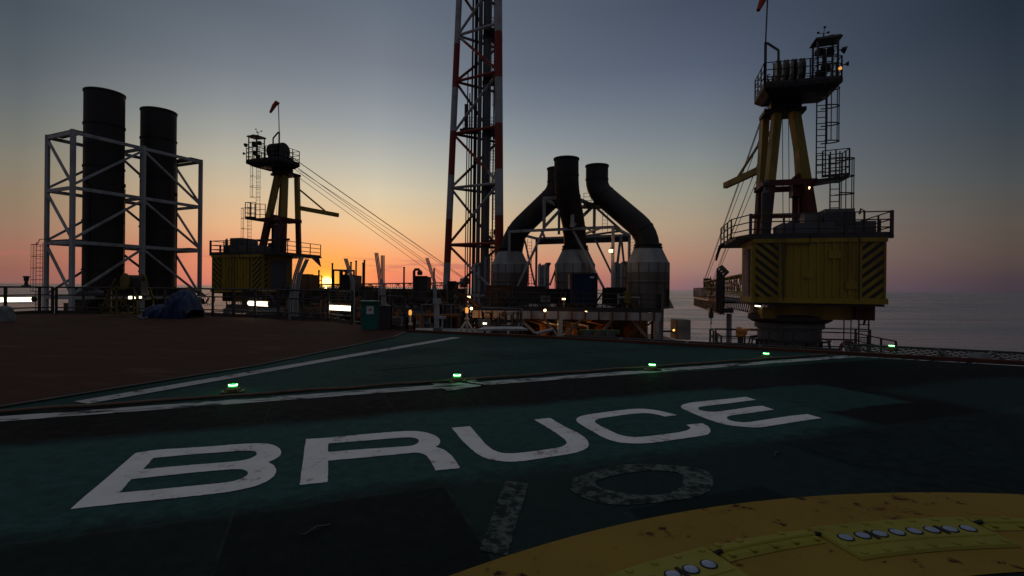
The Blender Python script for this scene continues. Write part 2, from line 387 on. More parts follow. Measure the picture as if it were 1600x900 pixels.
paint('line_faint', (.030,.062,.052), (.013,.036,.03), .45, .6, 3.0)
paint('ghost_white', (.10,.122,.113), (.013,.021,.020), .42, .56, 10.0, stain=(.035,.014,.013))
paint('ring_yellow', (.27,.172,.034), (.045,.018,.012), .57, .63, 5.5, stain=(.15,.06,.015))
paint('deck_brown', (.056,.026,.019), (.105,.064,.052), .50, .70, 1.6, stain=(.020,.014,.012), rough=.9, stretch=(-.15,3.5))
paint('kerb_brown', (.12,.05,.035), (.04,.03,.03), .5, .7, 2.0)

def sea_material():
    m = bpy.data.materials.new('sea_water'); m.use_nodes = True; t = m.node_tree; b = t.nodes['Principled BSDF']
    b.inputs['Base Color'].default_value = (.27,.245,.25,1); b.inputs['IOR'].default_value = 1.42
    g = N(t,'ShaderNodeNewGeometry')
    mp = N(t,'ShaderNodeMapping'); mp.inputs['Rotation'].default_value=(0,0,.25); mp.inputs['Scale'].default_value=(.28,1,1); t.links.new(g.outputs['Position'], mp.inputs[0])
    n1 = noise(t, mp.outputs[0], .06, 6, .6); n2 = noise(t, mp.outputs[0], .45, 5, .6)
    n0 = noise(t, mp.outputs[0], .011, 6, .62); t.links.new(RANGE(t, n0, .40, .62, .16, .34), b.inputs['Roughness'])
    bp = N(t,'ShaderNodeBump'); bp.inputs['Strength'].default_value = 1.0; bp.inputs['Distance'].default_value = 1.0
    t.links.new(MATH(t,'ADD',MATH(t,'ADD',MATH(t,'MULTIPLY',n0,9.0),MATH(t,'MULTIPLY',n1,7.0)),MATH(t,'MULTIPLY',n2,.9)), bp.inputs['Height']); t.links.new(bp.outputs[0], b.inputs['Normal'])
    MATS['sea_water'] = m
sea_material()
M = MATS

# ------------------------------------------------------------------ sea
s = MB(); R = 90000.0; n = 96
s.add([(0,0,-42)]+[(R*cos(2*pi*i/n), R*sin(2*pi*i/n), -42) for i in range(n)], [(0,i+1,(i+1)%n+1) for i in range(n)])
s.build('sea', M['sea_water'], kind='structure')

# ------------------------------------------------------------------ decks
EDGE = [V((-3.75,18.3,0)), V((1.2,16.35,0)), V((8.55,12.9,0)), V((21.5,6.6,0))]
BROWN_EDGE = [(-7.6,2.0), (-6.55,6.56), (-5.06,10.16), (-3.75,16.2), (-3.75,18.3)]
hd = [(-7.6,2.0),(-7.6,-16),(21.5,-16),(21.5,6.6),(8.55,12.9),(1.2,16.35),(-3.75,18.3),(-3.75,16.2),(-5.06,10.16),(-6.55,6.56)]
MB().prism(hd, -.55, 0).build('helideck', M['helideck_coating'], kind='structure')
bd = [(-7.6,2.0),(-6.55,6.56),(-5.06,10.16),(-3.75,16.2),(-3.75,18.3),(-6.6,21.6),(-8.2,23.2),(-17,27.3),(-25.2,27.3),(-25.2,20),(-40,20),(-40,-16),(-7.6,-16)]
MB().prism(bd, -.55, .003).build('laydown_deck', M['deck_brown'], kind='structure')
pb = MB(); pb.bbox(-44,-3,17,74,-7.5,-4.5); pb.bbox(-3,20,15,70,-7.5,-4.5)
pb.build('main_deck', M['platform_side'], kind='structure')

def strip(p, q, w, z, m, name='deck_marking'):
    p, q = V(p), V(q); d = (q-p).normalized(); a = V((-d.y,d.x,0))*w/2
    b = MB(); k = 24
    vs = []; 
    for i in range(k+1):
        c = p.lerp(q, i/k); vs += [(c+a).to_tuple()[:2]+(z,), (c-a).to_tuple()[:2]+(z,)]
    b.add(vs, [(2*i,2*i+1,2*i+3,2*i+2) for i in range(k)])
    return b.build(name, m, kind='structure', recalc=False)
dirn = V((8.36+5.99, 12.59-6.01, 0)).normalized()
P2a, P2b = V((-5.99,6.01,0)), V((8.36,12.59,0))
strip(P2a-dirn*3.0, P2b, .30, .005, M['line_white'])
strip(V((-5.75,6.85,0)), V((-1.75,16.3,0)), .32, .011, M['line_far'])
strip(P2b, V((21.3,6.35,0)), .12, .007, M['line_white'])
strip(ground(585,578), ground(985,545), .14, .007, M['line_faint'])
# pale patch under the second light
pp = [ground(*q) for q in ((672,599),(742,592),(752,604),(700,612))]
MB().add([(p.x,p.y,.012) for p in pp], [(0,1,2,3)]).build('deck_marking', M['line_white'], kind='structure', recalc=False)
# dark joint strip along the brown deck
b = MB(); 
je = [V((x,y,0)) for x,y in BROWN_EDGE]
for i in range(len(je)-1):
    b.beam(je[i]+V((.02,0,.012)), je[i+1]+V((.02,0,.012)), .09, .024)
b.build('deck_joint', M['black_steel'], kind='structure')
# raised lip round the helideck
b = MB()
for i in range(len(EDGE)-1):
    b.beam(EDGE[i]+V((0,0,.03)), EDGE[i+1]+V((0,0,.03)), .16, .10)
b.build('deck_kerb', M['kerb_brown'], kind='structure')

# yellow touchdown circle
RC = V((3.5,-2.42,0))
def rp(r, a, z=0): return (RC.x+r*cos(radians(a)), RC.y+r*sin(radians(a)), z)
b = MB(); vs = []; k = 240
for i in range(k):
    a = 360*i/k; vs += [rp(5.38,a,.006), rp(6.50,a,.006)]
b.add(vs, [(2*i,(2*i+1),(2*((i+1)%k)+1),2*((i+1)%k)) for i in range(k)])
b.build('touchdown_circle', M['ring_yellow'], kind='structure', recalc=False)

# ------------------------------------------------------------------ lettering
def catmull(pts, closed=True, sub=4, sharp=50):
    """smooth a traced outline but keep its real corners"""
    n = len(pts); out = []
    def ang(i):
        a, b_, c = V(pts[i-1]), V(pts[i]), V(pts[(i+1)%n])
        d1, d2 = (b_-a), (c-b_)
        return abs(math.degrees(d1.angle(d2))) if d1.length > 0 and d2.length > 0 else 0
    corner = [ang(i) > sharp for i in range(n)]
    for i in range(n):
        p1, p2 = V(pts[i]), V(pts[(i+1)%n])
        p0 = V(pts[i-1]) if not corner[i] else p1-(p2-p1)*.5
        p3 = V(pts[(i+2)%n]) if not corner[(i+1)%n] else p2+(p2-p1)*.5
        L = (p2-p1).length
        for p_, q_ in ((0,0),): pass
        m1 = (p2-p0)*.5; m2 = (p3-p1)*.5
        if m1.length > L: m1 *= L/m1.length
        if m2.length > L: m2 *= L/m2.length
        for s_ in range(sub):
            u = s_/sub; u2, u3 = u*u, u*u*u
            out.append(tuple(p1*(2*u3-3*u2+1)+m1*(u3-2*u2+u)+p2*(-2*u3+3*u2)+m2*(u3-u2)))
    return out
def letter(parent, outer, holes, org, sc, z=.006):
    loops = []
    for pts in [outer]+holes:
        g = [ground(org[0]+x/sc, org[1]+y/sc) for x, y in pts]
        jr = random.Random(len(pts)); loops.append([(x+jr.uniform(-.0035,.0035), y+jr.uniform(-.0035,.0035)) for x, y in catmull([(p.x, p.y) for p in g], sub=9)])
    cu = bpy.data.curves.new('tmp', 'CURVE'); cu.dimensions = '2D'; cu.fill_mode = 'BOTH'
    for lp in loops:
        sp = cu.splines.new('POLY'); sp.points.add(len(lp)-1); sp.use_cyclic_u = True
        for p, q in zip(sp.points, lp): p.co = (q[0], q[1], 0, 1)
    ob = bpy.data.objects.new('tmp', cu); COL.objects.link(ob)
    dg = bpy.context.evaluated_depsgraph_get(); me = bpy.data.meshes.new_from_object(ob.evaluated_get(dg))
    b = MB(); seen = []; tri = []
    b.add([(v.co.x, v.co.y, z) for v in me.vertices], [tuple(p.vertices) for p in me.polygons if len(p.vertices) >= 3 and abs(p.normal.z) > .5 and p.area > 1e-7])
    bpy.data.objects.remove(ob)
    o = b.build('letter', M['letter_white'], parent, recalc=False)
    return o
wt = thing('painted_lettering', (-3.14,3.64,0), 'large worn white five letter word painted across the dark green helideck', 'lettering')
LET = [
 ([(88,518),(540,127),(700,105),(900,92),(1100,78),(1250,66),(1400,60),(1480,67),(1530,87),(1552,118),(1541,148),(1506,172),(1462,190),(1500,213),(1518,245),(1508,280),(1465,317),(1395,350),(1290,378),(1160,402),(900,432),(500,473)],
  [[(665,162),(596,241),(900,213),(1210,188),(1295,177),(1350,160),(1382,138),(1378,122),(1350,113),(1300,111),(1180,118),(900,140)],
   [(512,310),(430,405),(700,380),(1000,350),(1150,335),(1235,320),(1298,295),(1322,270),(1312,252),(1270,241),(1200,242),(1000,258),(750,284)]], (90,680), 4.4444),
 ([(202,250),(400,237),(700,208),(980,186),(1080,182),(1180,190),(1260,212),(1308,240),(1322,268),(1312,295),(1282,316),(1345,335),(1402,375),(1450,430),(1488,492),(1282,512),(1250,450),(1218,400),(1180,374),(1120,363),(1060,368),(700,402),(388,430),(384,608),(150,634)],
  [[(388,287),(386,358),(700,333),(1060,308),(1112,296),(1142,276),(1140,257),(1120,244),(1080,236),(1000,238),(700,262)]], (440,640), 5.3333),
 ([(57,215),(162,206),(230,285),(275,330),(325,354),(390,361),(470,355),(600,338),(670,326),(702,312),(710,297),(692,275),(620,225),(526,168),(617,159),(700,208),(770,242),(815,272),(835,303),(825,330),(785,350),(710,367),(600,383),(480,402),(380,408),(300,400),(235,382),(185,350),(130,300)], [], (690,610), 3.6364),
 ([(1338,143),(1268,151),(1225,140),(1170,132),(1100,134),(960,152),(900,162),(872,176),(885,194),(940,222),(1000,250),(1060,265),(1130,267),(1250,254),(1350,240),(1395,229),(1412,215),(1390,198),(1480,189),(1515,208),(1528,232),(1512,252),(1470,262),(1330,282),(1200,300),(1100,304),(1010,298),(930,275),(870,242),(800,202),(770,180),(768,163),(790,149),(840,138),(960,122),(1070,109),(1150,107),(1220,115),(1290,130)], [], (690,610), 3.6364),
 ([(770,126),(868,155),(600,190),(400,213),(335,223),(313,238),(335,255),(400,269),(490,270),(640,250),(850,219),(935,214),(1042,250),(800,284),(650,303),(603,315),(588,330),(612,350),(680,367),(780,372),(900,356),(1200,310),(1365,293),(1500,332),(1250,368),(1000,408),(900,421),(780,418),(640,404),(520,380),(400,340),(280,293),(190,254),(153,233),(150,214),(182,197),(260,180),(400,165),(600,145)], [], (1040,600), 6.1538),
]
for outer, holes, org, sc in LET: letter(wt, outer, holes, org, sc)

# worn ghosts of older figures
gh = thing('faded_marking', (.9,3.9,0), 'older worn and rusted white figures half painted over near the yellow circle', 'marking')
def tz(u, v, z):
    return (T0[0]+u*cos(A_T)-v*sin(A_T), T0[1]+u*sin(A_T)+v*cos(A_T), z)
b = MB(); q = [ground(*p) for p in ((790,752),(826,755),(793,869),(749,861))]
b.add([(p.x,p.y,.005) for p in q], [(0,1,2,3)]); b.build('figure', M['ghost_white'], gh, recalc=False)
b = MB(); vs = []; k = 48
for i in range(k+1):
    a = radians(360*i/k)
    for r in (.60+.05*sin(3*a), 1.0+.03*sin(5*a+1)): vs.append(tz(4.17+.66*r*cos(a), -.99+.40*r*sin(a), .005))
b.add(vs, [(2*i,2*i+1,2*i+3,2*i+2) for i in range(k)]); b.build('figure', M['ghost_white'], gh, recalc=False)

# tie-down recesses
for (px, py, lab) in ((495,828,'small rust brown tie-down slot in the dark panel below the first letter'), (1213,710,'small orange rusted tie-down slot below the last painted letters')):
    c = ground(px, py); t_ = thing('tie_down_slot', c, lab, 'deck slot')
    b = MB(); b.box(c+V((0,0,.004)), (.20,.028,.004), radians(52)); b.build('recess', M['rubber'], t_)
    b = MB(); b.tube([c+V((-.04,-.05,.006)), c+V((0,0,.022)), c+V((.04,.05,.006))], .006, 6); b.build('ring', M['dark_steel'], t_)

# ------------------------------------------------------------------ touchdown lighting
def wedge(b, r0, r1, a0, a1, z0, z1, n=8, bevel=.012):
    da = math.degrees(bevel/r0)
    lo = [rp(r1, a0+(a1-a0)*i/n, z0) for i in range(n+1)]+[rp(r0, a1-(a1-a0)*i/n, z0) for i in range(n+1)]
    A0, A1 = a0+da, a1-da
    hi = [rp(r1-bevel, A0+(A1-A0)*i/n, z1) for i in range(n+1)]+[rp(r0+bevel, A1-(A1-A0)*i/n, z1) for i in range(n+1)]
    m = len(lo); b.add(lo+hi, [tuple(range(m-1,-1,-1)), tuple(range(m,2*m))]+[(i,(i+1)%m,m+(i+1)%m,m+i) for i in range(m)])
    # raised rib
    lo = [rp((r0+r1)/2+.03, a0+.25+(a1-a0-.5)*i/n, z1-.001) for i in range(n+1)]
    return b
def bolt_mb(b, r, a, z):
    b.lathe(rp(r,a,z), [(.025,0),(.023,.006),(.014,.010),(.0,.011)], 14)
def light_panel(a0, a1, label):
    am = (a0+a1)/2
    t_ = thing('light_panel', rp(5.83,am,.006), label, 'light panel', 'yellow touchdown light panels')
    b = wedge(MB(), 5.63, 6.03, a0, a1, .010, .026); 
    b.build('housing', M['panel_yellow'], t_)
    b = MB()
    for i in range(7):
        a = a0+.6+(a1-a0-1.2)*i/6
        for r_ in (5.675, 5.99): b = MB(); bolt_mb(b, r_, a, .026); b.build('bolt', M['panel_yellow'], t_)
    b = MB(); b.tube([rp(5.76,a0+.4+(a1-a0-.8)*i/10,.022) for i in range(11)], .012, 8); b.build('ridge', M['panel_yellow'], t_)
    for i in range(8):
        a = a0+1.35+(a1-a0-2.5)*i/7
        r_ = 5.85; c = V(rp(r_,a,.026))
        b = MB().lathe(c, [(.050,-.003),(.050,.003),(.043,.004)], 20); bz = b.build('bezel', M['rubber'], t_)
        b = MB().lathe(c, [(.041,.002),(.039,.006),(.026,.009),(0,.010)], 20); b.build('lens', M['lens_sky_reflection'], bz)
    for a in (a0+1.35+(a1-a0-2.5)*1.5/7, a0+1.35+(a1-a0-2.5)*5.5/7):
        b = MB().beam(rp(5.79,a,.028), rp(5.90,a,.028), .024, .008); b.build('clip', M['rubber'], t_)
    return t_
light_panel(93.0,104.5,'yellow eight lens light panel lying whole on the yellow ring at lower right')
light_panel(112.4,124.0,'yellow light panel cut off by the bottom edge of the photo on the yellow ring')
def link_strip(a0, a1, label):
    t_ = thing('link_strip', rp(5.93,(a0+a1)/2,.006), label, 'cable cover', 'yellow cable covers between the light panels')
    b = wedge(MB(), 5.85, 6.03, a0, a1, .010, .026, bevel=.03); b.build('cover', M['panel_yellow'], t_)
    b = MB().tube([rp(5.94,a0+.2+(a1-a0-.4)*i/10,.020) for i in range(11)], .022, 8); b.build('ridge', M['panel_yellow'], t_)
    b = MB()
    for i in range(5):
        a = a0+.5+(a1-a0-1.0)*i/4
        for r_ in ((5.885, 6.0) if i in (1,3,4) else (5.885,)): b = MB(); bolt_mb(b, r_, a, .026); b.build('bolt', M['panel_yellow'], t_)
    b = MB().tube([rp(5.94,a0-.35,.018), rp(5.94,a0,.026), rp(5.94,a0+.3,.022)], .014, 8)
    b.tube([rp(5.94,a1+.35,.018), rp(5.94,a1,.026), rp(5.94,a1-.3,.022)], .014, 8); b.build('cable', M['rubber'], t_)
link_strip(104.75,112.15,'narrow yellow cable cover between the two lens panels on the ring')
link_strip(84.5,92.7,'narrow yellow cable cover running off the right edge of the photo')

# ------------------------------------------------------------------ green perimeter lights
GL = [(364,614,'green perimeter light, leftmost one, on the pipe beside the worn white line',1.0),
      (714,597,'green perimeter light on the pale paint patch above the third painted letter',1.0),
      (1019,579,'green perimeter light on the white line above the fourth painted letter',1.0),
      (1197,560,'green perimeter light on the white line in front of the yellow crane pedestal',1.0),
      (1393,552,'green perimeter light on the safety net kerb right of the big crane',1.0)]
for px, py, lab, k in GL:
    c = ground(px, py)
    if px > 1300: c.z = .08
    t_ = thing('perimeter_light', c, lab, 'deck light', 'green lights round the helideck edge')
    b = MB(); b.box(c+V((0,0,.02)), (.30,.20,.03), A_T); b.lathe(c+V((0,0,.03)), [(.11,0),(.10,.03),(.075,.06)], 20); 
    for q in range(4): b.lathe(c+V((.12*cos(q*pi/2+.8),.09*sin(q*pi/2+.8),.04)), [(.016,0),(.014,.015)], 8)
    b.build('base', M['conduit_brown'], t_)
    b = MB().lathe(c+V((0,0,.09)), [(.060,0),(.062,.015),(.050,.035),(.028,.048),(0,.052)], 20); d_ = b.build('dome', M['green_glow'], t_)
    b = MB().lathe(c+V((0,0,.112)), [(.062,0),(.062,.014)], 20, caps=True); b.build('lamp_band', M['green_hot'], d_)
    ld = bpy.data.lights.new('green_light','POINT'); ld.energy = .7; ld.color = (.05,1,.2); ld.shadow_soft_size = .06
    lo = bpy.data.objects.new('green_light', ld); COL.objects.link(lo); lo.parent = t_; lo.location = (0,0,.26)
# conduit feeding the lights
b = MB(); off = V((-dirn.y, dirn.x, 0))
pts = [P2a-dirn*3+off*.38+V((0,0,.03))]
L = (P2b-P2a).length
for i in range(0, 40):
    s_ = i/39; p = P2a.lerp(P2b, s_*.97)+off*(.33+.03*sin(i*1.7)); p.z = .028+.004*sin(i*2.3); pts.append(p)
b.tube(pts, .024, 8)
b.build('conduit', M['conduit_brown'], loc=P2a, label='long brown cable conduit lying along the white line and its green lights', cat='conduit')
b = MB(); pts = [ground(640,602)+V((0,0,.02)), ground(680,600)+V((0,0,.03)), ground(712,598)+V((0,0,.03)), ground(738,601)+V((0,0,.02)), ground(757,603)+V((0,0,.01))]
b.tube(pts, .012, 8); b.build('cable', M['rubber'], loc=ground(712,598), label='short black cable looping past the light on the pale patch', cat='cable')

# ------------------------------------------------------------------ railings
def railing(name, pts, z0, h, label, spacing=1.5, rails=(1.0,.71,.23), r=.028, pr=.035, group=None, toe=True, m='dark_steel', mesh=False):
    pts = [V((p[0],p[1],z0)) for p in pts]
    t_ = thing(name, pts[0], label, 'railing', group)
    rl = MB(); posts = []
    for i in range(len(pts)-1):
        L = (pts[i+1]-pts[i]).length; k = max(1, round(L/spacing))
        for j in range(k+(1 if i == len(pts)-2 else 0)): posts.append(pts[i].lerp(pts[i+1], j/k))
        for q in rails: rl.tube([pts[i]+V((0,0,h*q)), pts[i+1]+V((0,0,h*q))], r if q == 1 else r*.75, 6)
    rl.build('rails', M[m], t_)
    if toe:
        tb = MB()
        for i in range(len(pts)-1): tb.beam(pts[i]+V((0,0,.09)), pts[i+1]+V((0,0,.09)), .012, .16)
        tb.build('toe_board', M[m], t_)
    if mesh:
        mb = MB()
        for i in range(len(pts)-1):
            d = pts[i+1]-pts[i]; k = int(d.length/.16)
            for j in range(k):
                p = pts[i]+d*(j/k); mb.tube([p+V((0,0,.18)), p+V((0,0,h*.7))+d.normalized()*.4], .0035, 3, caps=False)
                mb.tube([p+V((0,0,h*.7)), p+V((0,0,.18))+d.normalized()*.4], .0035, 3, caps=False)
        mb.build('wire_mesh', M['netting'], t_)
    for p in posts:
        MB().beam(p, p+V((0,0,h)), pr*2, pr*2).build('post', M[m], t_)
    return t_
railing('deck_railing', [(-34.5,20.1),(-25.3,20.1),(-25.0,27.1),(-24.4,27.2)], 0, 1.4, 'dark steel railing at the far left edge of the brown deck', spacing=1.7, pr=.05, r=.05)
railing('deck_railing', [(-24.2,27.2),(-17.0,27.2)], 0, 1.4, 'dark steel railing in front of the two tall black stacks', spacing=1.45, pr=.045, r=.05)
railing('deck_railing', [(-16.9,27.15),(-8.3,23.15),(-6.7,21.5)], 0, 1.4, 'dark steel railing in front of the left crane and the setting sun', spacing=1.55, pr=.045, r=.05, mesh=True)
railing('deck_railing', [(-5.2,20.2),(-3.9,18.6)], 0, 1.25, 'short dark railing right of the teal cabinet', spacing=1.1, pr=.035, r=.03)

# beacon on the rail
c = lookat(41,448,27.2); b = MB(); b.lathe(c, [(.20,0),(.20,.07),(.09,.1),(.07,.3),(.11,.32),(.11,.48),(.16,.5),(.14,.56),(0,.58)], 14)
b.build('beacon', M['dark_steel'], loc=c, label='small dark beacon sitting on top of the far left railing', cat='beacon')

# fluorescent tube lamps clamped to the railings
def tube_lamp(px0, px1, py0, py1, Z0, Z1, label, loop=False):
    p, q = lookat(px0,py0,Z0), lookat(px1,py1,Z1); c = (p+q)/2
    t_ = thing('tube_lamp', c, label, 'tube lamp', 'fluorescent lamps along the railings')
    d = (q-p).normalized()
    MB().tube([p,q], .125, 12).build('diffuser', M['tube_glow'], t_)
    MB().beam(p+V((0,0,.135)), q+V((0,0,.135)), .20, .05).build('housing', M['dark_steel'], t_)
    for e, s_ in ((p,-1),(q,1)):
        MB().tube([e+d*s_*.005, e+d*s_*.09], .145, 12).build('end_cap', M['dark_steel'], t_)
    if loop:
        MB().tube([q+d*(.1+.55*0)+V((.5*cos(a)*.6+.35,0,.12+.28*sin(a))) for a in [i*2*pi/14 for i in range(15)]], .018, 6).build('cable_loop', M['rubber'], t_)
    ld = bpy.data.lights.new('tube_light','POINT'); ld.energy = 6; ld.color = (1,.85,.6); ld.shadow_soft_size = .15
    lo = bpy.data.objects.new('tube_light', ld); COL.objects.link(lo); lo.parent = t_; lo.location = (0,-.35,0)
tube_lamp(-12,52,468.5,467.5,27.45,27.45,'long glowing yellow tube lamp at the far left railing')
tube_lamp(290,314,469.5,470.5,27.4,27.3,'glowing tube lamp just right of the blue tarpaulin', loop=True)
tube_lamp(390,421,473.5,475,25.9,25.4,'glowing tube lamp under the yellow house of the left crane')
tube_lamp(514,552,480,482,23.9,23.4,'glowing tube lamp just left of the teal cabinet')
tube_lamp(203,224,465.5,465,27.8,27.8,'dim tube lamp half hidden behind the yellow winch frame')

# ------------------------------------------------------------------ helideck safety net
def net_panel(L, W=1.45, rise=.05):
    t_ = bpy.data.objects.new('safety_net', None); COL.objects.link(t_)
    b = MB(); 
    b.tube([(0,.05,0),(L,.05,0)], .025, 6); b.tube([(0,W,rise),(L,W,rise)], .032, 6)
    b.tube([(.02,0,0),(.02,W,rise)], .03, 6); b.tube([(L-.02,0,0),(L-.02,W,rise)], .03, 6)
    b.tube([(L/2,0,0),(L/2,W,rise)], .018, 6)
    for x in (.02,L-.02): b.tube([(x,.0,-.45),(x,W*.8,rise*.8)], .025, 6)
    b.build('frame', M['dark_steel'], t_)
    b = MB(); g = .27; k = int((L+W)/g)
    for i in range(k+1):
        for sg in (1,-1):
            x0 = i*g if sg == 1 else L-i*g
            pts = []
            for y in (0, W):
                pass
            xa, ya, xb, yb = x0, 0.0, x0-sg*W, W
            # clip to panel width
            if sg == 1:
                if xa > L: ya = xa-L; xa = L
                if xb < 0: yb = W+xb; xb = 0
            else:
                if xa < 0: ya = -xa; xa = 0
                if xb > L: yb = W-(xb-L); xb = L
            if yb > ya+.02: b.tube([(xa,ya,rise*ya/W-.02),(xb,yb,rise*yb/W-.02)], .011, 4, caps=False)
    b.build('netting', M['netting'], t_)
    return t_
np_ = 0; proto = None
NETLAB = ['dark safety net panel at the far left end, beside the teal cabinet','dark safety net panel left of the foot of the lattice tower','dark safety net panel below the left end of the white beamed module',
 'dark safety net panel in front of the flat pale tray','dark safety net panel in front of the middle module column','dark safety net panel in front of the blue container','dark safety net panel in front of the rightmost module column',
 'dark safety net panel left of the orange fire monitor','dark safety net panel below the orange fire monitor','dark safety net panel in front of the crane pedestal','dark safety net panel by the ladder under the crane','dark safety net panel behind the rightmost green light',
 'dark safety net panel with open sea behind, second right of the last green light','dark safety net panel with open sea behind, near the right photo edge','dark safety net panel cut by the right photo edge']
PW = 2.02
for i in range(len(EDGE)-1):
    a, e = EDGE[i], EDGE[i+1]; d = e-a; k = max(1, round(d.length/PW)); L = d.length/k
    rz = atan2(d.y, d.x)
    for j in range(k):
        p = a+d*(j/k)
        if p.x > 15: break
        if proto is None: proto = net_panel(PW); o = proto
        else: o = copy_tree(proto)
        o.location = (p.x, p.y, (-.20,-.07,.0)[i]); o.rotation_euler = ((-.02,0,.055)[i],0,rz); o.scale = (L/PW,1,1)
        tag(o, NETLAB[min(np_,len(NETLAB)-1)], 'safety net', 'safety net panels round the helideck'); np_ += 1
# low grey foam nozzle boxes on the net line
for px, py, lab in ((1537,551,'low dark box on the safety net near the right edge of the photo'),):
    c = ground(px, py+14); c.z = .08; t_ = thing('nozzle_box', c, lab, 'deck nozzle')
    MB().hexa([c+V(q) for q in ((-.16,-.08,0),(.16,-.08,0),(.16,.3,0),(-.16,.3,0),(-.08,0,.11),(.08,0,.11),(.08,.2,.11),(-.08,.2,.11))]).build('housing', M['grey_steel'], t_)
    MB().tube([c+V((.2,.1,.06)), c+V((.5,.35,.09)), c+V((.75,.5,.02))], .03, 8).build('pipe', M['grey_steel'], t_)

# ------------------------------------------------------------------ generic pieces
def rail_mb(b, pts, h=1.1, spacing=1.2, rails=(1,.66,.33), r=.022, closed=False):
    pts = [V(p) for p in pts]; seq = pts+[pts[0]] if closed else pts
    for i in range(len(seq)-1):
        a, e = seq[i], seq[i+1]; k = max(1, round((e-a).length/spacing))
        for j in range(k+1): p = a.lerp(e, j/k); b.beam(p, p+V((0,0,h)), r*2, r*2)
        for q in rails: b.tube([a+V((0,0,h*q)), e+V((0,0,h*q))], r, 5)
        b.beam(a+V((0,0,.07)), e+V((0,0,.07)), .01, .13)
    return b
def ladder_mb(b, p, q, side, w=.42, step=.3, r=.022):
    p, q, side = V(p), V(q), V(side).normalized()
    for s_ in (-1,1): b.tube([p+side*w/2*s_, q+side*w/2*s_], r, 5)
    k = int((q-p).length/step)
    for i in range(1,k): c = p.lerp(q, i/k); b.tube([c-side*w/2, c+side*w/2], r*.7, 4, caps=False)
    return b
def hoops_mb(b, p, q, side, out, w=.42, d=.75, step=.9, r=.02):
    p, q, side, out = V(p), V(q), V(side).normalized(), V(out).normalized()
    k = max(1, int((q-p).length/step)); A = [i*pi/8 for i in range(9)]
    def pt(c, a): return c+side*(w*.8)*cos(a)+out*d*sin(a)
    for i in range(k+1):
        c = p.lerp(q, i/k); b.tube([pt(c,a) for a in A], r, 5)
    for a in A[1::2]: b.tube([pt(p,a), pt(q,a)], r*.8, 4)
    return b
def floodlight(loc, label, energy=0, lpos=None, m='flood_glow', sz=.28, pole=None, parent=None, aim=(0,-1,-.5), color=(1,.62,.28), round_=False, group='lit floodlights on the structures'):
    loc = V(loc); t_ = thing('floodlight', loc, label, 'floodlight', group)
    ax = V(aim).normalized(); sx = ax.cross(V((0,0,1))).normalized(); up = sx.cross(ax)
    def q(a, b_, c): return loc+sx*a+up*b_+ax*c
    w = sz/2
    if round_:
        MB().lathe(loc, [(w*.5,-w*1.2),(w,-w*.3),(w*1.05,0)], 16, axis=ax).build('housing', M['dark_steel'], t_)
        MB().lathe(loc+ax*.01, [(w*.92,0),(w*.8,w*.35),(0,w*.5)], 16, axis=ax).build('lamp_glass', M[m], t_)
    else:
        MB().hexa([q(-w*.7,-w*.5,-w),q(w*.7,-w*.5,-w),q(w*.7,w*.5,-w),q(-w*.7,w*.5,-w),q(-w*1.2,-w*.9,0),q(w*1.2,-w*.9,0),q(w*1.2,w*.9,0),q(-w*1.2,w*.9,0)]).build('housing', M['dark_steel'], t_)
        MB().hexa([q(-w,-w*.75,.004),q(w,-w*.75,.004),q(w,w*.75,.004),q(-w,w*.75,.004),q(-w*.9,-w*.6,.03),q(w*.9,-w*.6,.03),q(w*.9,w*.6,.03),q(-w*.9,w*.6,.03)]).build('lamp_glass', M[m], t_)
    if pole: 
        MB().tube([loc-ax*w*.8, loc-ax*w*.8+V(pole)], .03, 6).build('bracket', M['dark_steel'], t_)
    else:
        MB().tube([loc-ax*w*.9+up*w, loc-ax*w*1.6+up*w*1.6], .025, 6).build('bracket', M['dark_steel'], t_)
    if energy:
        ld = bpy.data.lights.new('flood_light','POINT'); ld.energy = energy; ld.color = color; ld.shadow_soft_size = .12
        lo = bpy.data.objects.new('flood_light', ld); COL.objects.link(lo); lo.parent = t_; lo.location = lpos or ax*(.25+w)
    return t_

# ------------------------------------------------------------------ left exhaust stacks and their frame
FA, FC, FL = V((-30.96,36,0)), V((-27.1,44.4,0)), V((-34.06,37.44,0)); FB = FC+(FL-FA)
FMf, FMb = FA.lerp(FC,.5), FL.lerp(FB,.5)
LV = [12.25, 8.35, 4.53, .6, -4.5]
t_ = thing('lattice_scaffold', FA+V((0,0,-4.5)), 'white steel lattice frame standing round the two tall black stacks', 'steel frame')
for p in (FA, FL, FC, FB, FMf, FMb):
    w = .25 if p in (FA,FC,FMf) else .22
    MB().beam((p.x,p.y,-4.5), (p.x,p.y,12.45), w).build('column', M['white_steel'], t_)
def zz(p, z): return V((p.x,p.y,z))
for z in LV[:4]:
    b = MB()
    for p, q in ((FA,FMf),(FMf,FC),(FL,FMb),(FMb,FB),(FA,FL),(FC,FB),(FMf,FMb)):
        d = (q-p).normalized()*.2; b.beam(zz(p,z)+d*.6, zz(q,z)-d*.6, .15, .24)
    b.build('ring_beam', M['white_steel'], t_)
for i in range(3):
    z1, z0 = LV[i]-.15, LV[i+1]+.2
    for p, q in ((FMf,FA),(FMf,FC),(FMb,FL),(FMb,FB)):
        MB().beam(zz(p,z1), zz(q,z0), .15).build('brace', M['white_steel'], t_)
    for p, q in ((FL,FA),(FB,FC)):
        MB().beam(zz(p,z1), zz(q,z0), .14).build('brace', M['white_steel'], t_)
b = MB(); 
